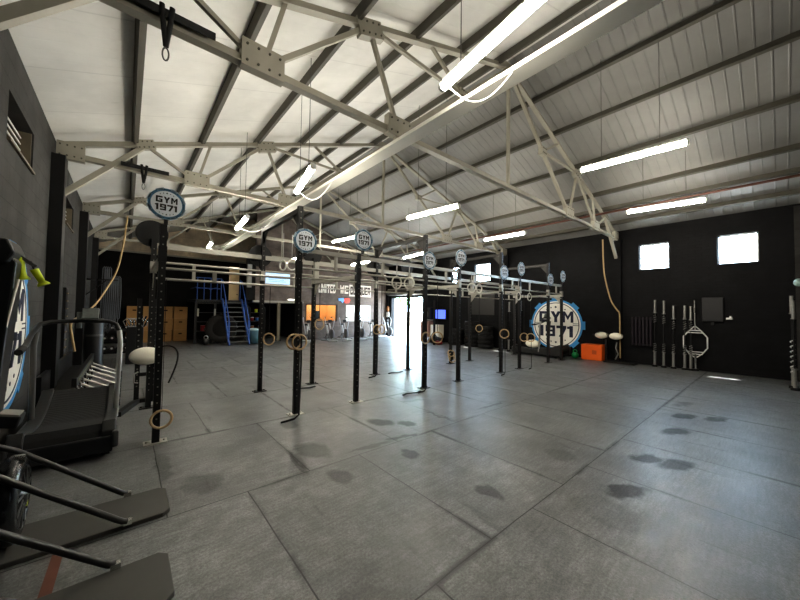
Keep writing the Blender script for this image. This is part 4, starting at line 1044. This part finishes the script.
# big tractor tyre leaning under the platform
t = T('tractor_tyre', 'big tractor tyre standing upright left of the blue stair', 'tyre', (3.5, 17.15, 0))
c = (3.52, 17.38, .72); w = .42; R = .68
MB().lathe(c, (.25, 1, 0), [(R*.55, -w*.4), (R*.68, -w/2), (R*.92, -w*.46), (R, -w*.3), (R, w*.3), (R*.92, w*.46), (R*.68, w/2), (R*.55, w*.4), (R*.55, -w*.4)], 36).build('carcass', mat('tractor_rubber', '2c2a28', .8, 0, .25, 12, .3), t)
m = MB(); ax = V((.25, 1, 0)).normalized(); sx = V((1, -.25, 0)).normalized()
for q in range(24):
    a = 2*pi*q/24; d = sx*cos(a)+V((0, 0, sin(a))); s = .13 if q % 2 else -.13
    e = V(c)+d*(R+.005); m.bar(e+ax*(s-.13), e+ax*(s+.1)+d.cross(ax)*.06, .07, .05, d)
m.build('tread_lug', mat('lug_rubber', '3a3733', .85, 0, .2, 10), t)
t = T('waste_bin', 'grey blue plastic bin with a pale lid right of the stair foot', 'bin', (4.75, 16.55, 0))
MB().lathe((4.78, 16.6, 0), (0, 0, 1), [(.01, 0), (.2, 0), (.25, .62), (.26, .66), (.24, .66)], 20).build('body', teal, t)
MB().lathe((4.78, 16.6, .66), (0, 0, 1), [(.27, 0), (.27, .04), (.1, .09), (.01, .1)], 20).build('lid', mat('lid_pale', 'a9c2c0', .5), t)
t = T('kettlebell', 'bright green kettlebell on the floor against the grey blue bin', 'kettlebell', (5.0, 16.2, 0))
MB().ell((5.0, 16.2, .12), .13, .13, .12).build('bell', green, t)
MB().torus((5.0, 16.2, .28), (0, 1, 0), .07, .018, 16, 8).build('handle', green, t)
t = T('storage_case', 'dark red case on the shelf under the platform', 'case', (2.95, 17.8, .6))
MB().b2((2.75, 17.87, .585), (3.15, 18.2, .85)).build('body', red, t, .02)
MB().b2((2.9, 17.85, .7), (3.0, 17.87, .76)).build('latch', galv, t)
t = T('kettlebell', 'black kettlebell on the floor in front of the platform posts', 'kettlebell', (2.8, 16.9, 0))
MB().ell((2.8, 16.9, .16), .16, .16, .15).build('bell', blackpl, t)
MB().torus((2.8, 16.9, .35), (0, 1, 0), .08, .02, 16, 8).build('handle', galv, t)
# storage behind the low opening: shelving with small coloured things
t = T('storage_shelves', 'dark shelving in the low storage opening right of the stair', 'shelves', (5.6, 18.2, 0))
for z in (.1, .55, 1.0, 1.45): MB().b2((4.95, 18.0, z), (5.75, 18.5, z+.04)).build('shelf', blackpl, t)
for x in (4.97, 5.73): MB().b2((x-.03, 18.0, 0), (x+.03, 18.5, 1.8)).build('side', black, t)
cols = [red, mat('item_blue', '2f5f9e', .5), mat('item_white', 'c9c9c2', .5), mat('item_brown', '8a5a35', .6), yellow, mat('item_grey', '77776f', .5)]
cn = ('dark red', 'blue', 'white', 'brown', 'lime', 'grey')
for i, (x, z) in enumerate(((5.1, 1.04), (5.35, 1.04), (5.58, 1.04), (5.12, .59), (5.3, 1.49), (5.5, .59))):
    t = T('storage_tub', 'small %s tub on the dark storage shelves right of the stair' % cn[i], 'tub', (x, 18.15, z))
    MB().lathe((x, 18.12, z), (0, 0, 1), [(.01, 0), (.07, 0), (.085, .18), (.075, .18), (.06, .02)], 14).build('tub', cols[i], t)
    MB().lathe((x, 18.12, z+.18), (0, 0, 1), [(.09, 0), (.09, .025), (.01, .03)], 14).build('lid', cols[(i+2) % 6], t)
t = T('support_post', 'pale timber post in the middle of the low storage opening', 'post', (6.15, 17.2, 0))
MB().b2((6.08, 17.12, 0), (6.22, 17.24, 2.04)).build('shaft', mat('post_tan', '6f6450', .6), t)
MB().b2((6.02, 17.1, 0), (6.28, 17.26, .03)).build('foot', black, t)
t = T('light_bulkhead', 'small bright bulkhead lamp on the beam over the storage opening', 'wall lamp', (6.75, 17.0, 2.17))
MB().ell((6.75, 17.02, 2.2), .22, .06, .05).build('lens', emat('bulkhead_glow', (1, .95, .85), 1.2), t)
MB().b2((6.6, 17.02, 2.14), (6.9, 17.07, 2.2)).build('base', white, t)
# wall screen, lettering
t = T('projection_screen', 'glowing pale blue wide screen on the brown upper wall', 'screen', (6.05, 17.06, 3.3))
MB().b2((5.36, 17.04, 2.98), (6.68, 17.09, 3.62)).build('casing', white, t)
MB().b2((5.4, 17.03, 3.02), (6.64, 17.04, 3.58)).build('picture', emat('screen_glow', lin('b9d8f2'), .85), t)
m = MB()
for i in range(4): m.b2((5.55, 17.026, 3.12+i*.08), (6.45-.1*(i % 2), 17.03, 3.145+i*.08))
m.build('text_line', mat('screen_line', '9fbad2', .5), t)
ys = YO-.002
Uw, Ww, Nw = V((1, 0, 0)), V((0, 0, 1)), V((0, -1, 0))
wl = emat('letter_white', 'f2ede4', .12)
def word(s, xc, zc, cw, ch, gap, m_, lb, board=None):
    t = T('wall_lettering', lb, 'lettering', (xc, ys, zc))
    off = 0
    if board:
        MB().b2((xc-board[0]/2, ys-.02, zc-board[1]/2), (xc+board[0]/2, ys, zc+board[1]/2)).build('board', wl, t); off = .02
    tot = [cw*(.62 if c in '1I' else 1) for c in s]; x = -(sum(tot)+gap*(len(s)-1))/2
    for c, wd in zip(s, tot):
        q = MB(); text(q, c, (xc+x+wd/2, ys-off, zc-ch/2), Uw, Ww, Nw, .012, cw, ch, gap); q.build('letter', m_, t); x += wd+gap
    return t
word('UNITED', 8.93, 2.93, .175, .52, .022, wl, 'white capital letters UNITED on the office wall')
word('WE', 10.06, 2.93, .27, .5, .035, wl, 'white capital letters WE in the middle of the wall slogan')
word('CONQUER', 11.22, 2.89, .185, .5, .03, mat('letter_umber', '4a3d36', .6), 'dark letters CONQUER on a white board on the office wall', (1.62, .72))
t = T('lit_sign', 'small blue and red lit sign below the wall slogan', 'sign', (10.0, ys, 2.25))
MB().prism([(-.42, .12), (-.05, .16), (.0, -.02), (-.12, -.16), (-.2, -.04), (-.38, -.02)], (10.05, ys-.03, 2.26), Uw, Ww, Nw, .03).build('blue_half', emat('neon_blue', lin('6f9fe0'), .5), t)
MB().prism([(.0, .1), (.3, .16), (.42, .02), (.3, -.14), (.06, -.16), (.02, -.04)], (10.05, ys-.03, 2.26), Uw, Ww, Nw, .03).build('red_half', emat('neon_red', lin('ee4a3c'), .7), t)
t = T('monitor', 'black monitor on the reception sill in front of the orange room', 'monitor', (8.2, YO+.1, 1.0))
MB().b2((8.0, YO+.02, 1.15), (8.5, YO+.06, 1.62)).build('panel', blackpl, t)
MB().b2((8.2, YO+.0, 1.05), (8.3, YO+.1, 1.2)).build('stand', black, t)
t = T('wall_fitting', 'pale wall fitting with a brown top beside the shutter door', 'wall fitting', (13.2, 16.85, 1.7))
MB().b2((13.22, 16.75, 1.25), (XR-.02, 16.95, 1.6)).build('body', white, t)
MB().ell((13.28, 16.85, 1.8), .1, .1, .2).build('top', mat('lamp_brown', '9c6b42', .5), t)
# ------------------------------------------------------------------ air bikes in a row before the office wall
def bike():
    t = T('air_bike', '', 'exercise bike', (0, 0, 0), None)
    lt = mat('bike_grey', 'b2b2b0', .4, .3, .1, 6)
    MB().lathe((0, -.38, .42), (1, 0, 0), [(.05, -.06), (.24, -.05), (.26, -.03), (.26, .03), (.24, .05), (.05, .05)], 26).build('fan_cage', mat('cage_grey', '6c6c6d', .4, .4), t)
    MB().tube((0, -.38, .42), (0, .1, .4), .04, 8).tube((0, .1, .4), (0, .3, .85), .04, 8).tube((0, -.3, .45), (0, -.05, .95), .035, 8).tube((0, .1, .4), (0, .35, .08), .035, 8).tube((0, -.38, .42), (0, -.5, .08), .035, 8).build('frame', lt, t)
    for y in (-.52, .42): MB().tube((-.26, y, .045), (.26, y, .045), .04, 8).build('foot_bar', lt, t)
    MB().ell((0, .33, .9), .13, .15, .05).build('saddle', blackpl, t)
    MB().box((0, -.1, 1.08), (.18, .06, .14)).build('monitor', blackpl, t)
    for s in (-1, 1):
        MB().path([(s*.12, -.02, .42), (s*.2, -.1, .8), (s*.26, -.08, 1.12), (s*.25, .03, 1.25), (s*.2, .1, 1.27)], .02, 8).build('handle_lever', lt, t)
        MB().path([(s*.2, .08, 1.27), (s*.17, .16, 1.28)], .028, 8).build('grip', rubber, t)
        MB().box((s*.2, .1, .32+.1*s), (.1, .11, .03)).tube((s*.06, .1, .4), (s*.15, .1, .32+.1*s), .018, 6).build('pedal', black, t)
    return t
b0 = bike()
bk = [(7.15, 15.7, -.2, 'grey air bike at the left end of the row, before the orange room'), (8.35, 15.7, -.1, 'second air bike from the left, between the two office windows'), (9.2, 15.6, -.2, 'third air bike from the left, under the lit sign'), (10.25, 15.7, -.05, 'fourth air bike from the left, under the white window'), (11.2, 15.7, -.25, 'fifth air bike from the left, at the right edge of the white window'), (12.5, 15.95, -.15, 'rightmost air bike, nearest the open shutter door')]
for i, (x, y, rz, lb) in enumerate(bk):
    if i == 0: b0.location = (x, y, 0); b0.rotation_euler = (0, 0, rz); b0['label'] = lb
    else: copy_tree(b0, (x, y, 0), rz, lb)
# ------------------------------------------------------------------ camera
yaw, pitch, roll = .704168, .03287, .014
f0 = V((sin(yaw), cos(yaw), 0)); r0 = V((cos(yaw), -sin(yaw), 0)); u0 = V((0, 0, 1))
f2 = f0*cos(pitch)+u0*sin(pitch); u2 = -f0*sin(pitch)+u0*cos(pitch)
r3 = r0*cos(roll)+u2*sin(roll); u3 = -r0*sin(roll)+u2*cos(roll)
cam = bpy.data.cameras.new('camera'); co = bpy.data.objects.new('camera', cam); COL.objects.link(co)
M = Matrix((r3, u3, -f2)).transposed().to_4x4(); M.translation = (0, 0, 1.7); co.matrix_world = M
cam.sensor_width = 36; cam.lens = 321.7/800*36; cam.clip_start = .05
SC.camera = co
# ------------------------------------------------------------------ daylight
w = bpy.data.worlds.new('sky'); SC.world = w; w.use_nodes = True
bg = w.node_tree.nodes['Background']; bg.inputs[0].default_value = (.6, .8, 1, 1); bg.inputs[1].default_value = 34.
sl = bpy.data.lights.new('sun', 'SUN'); sl.energy = 60; sl.angle = .01; sl.color = (1, .96, .9)
so = bpy.data.objects.new('sun', sl); COL.objects.link(so)
so.rotation_euler = V((-1.1, -1.65, -3.6)).to_track_quat('-Z', 'Y').to_euler()
SC.view_settings.view_transform = 'Standard'; SC.view_settings.look = 'Medium High Contrast'; SC.view_settings.exposure = 0
SC.cycles.max_bounces = 8; SC.cycles.diffuse_bounces = 6; SC.cycles.glossy_bounces = 3; SC.cycles.transparent_max_bounces = 8
SC.cycles.use_denoising = True; SC.cycles.sample_clamp_indirect = 6
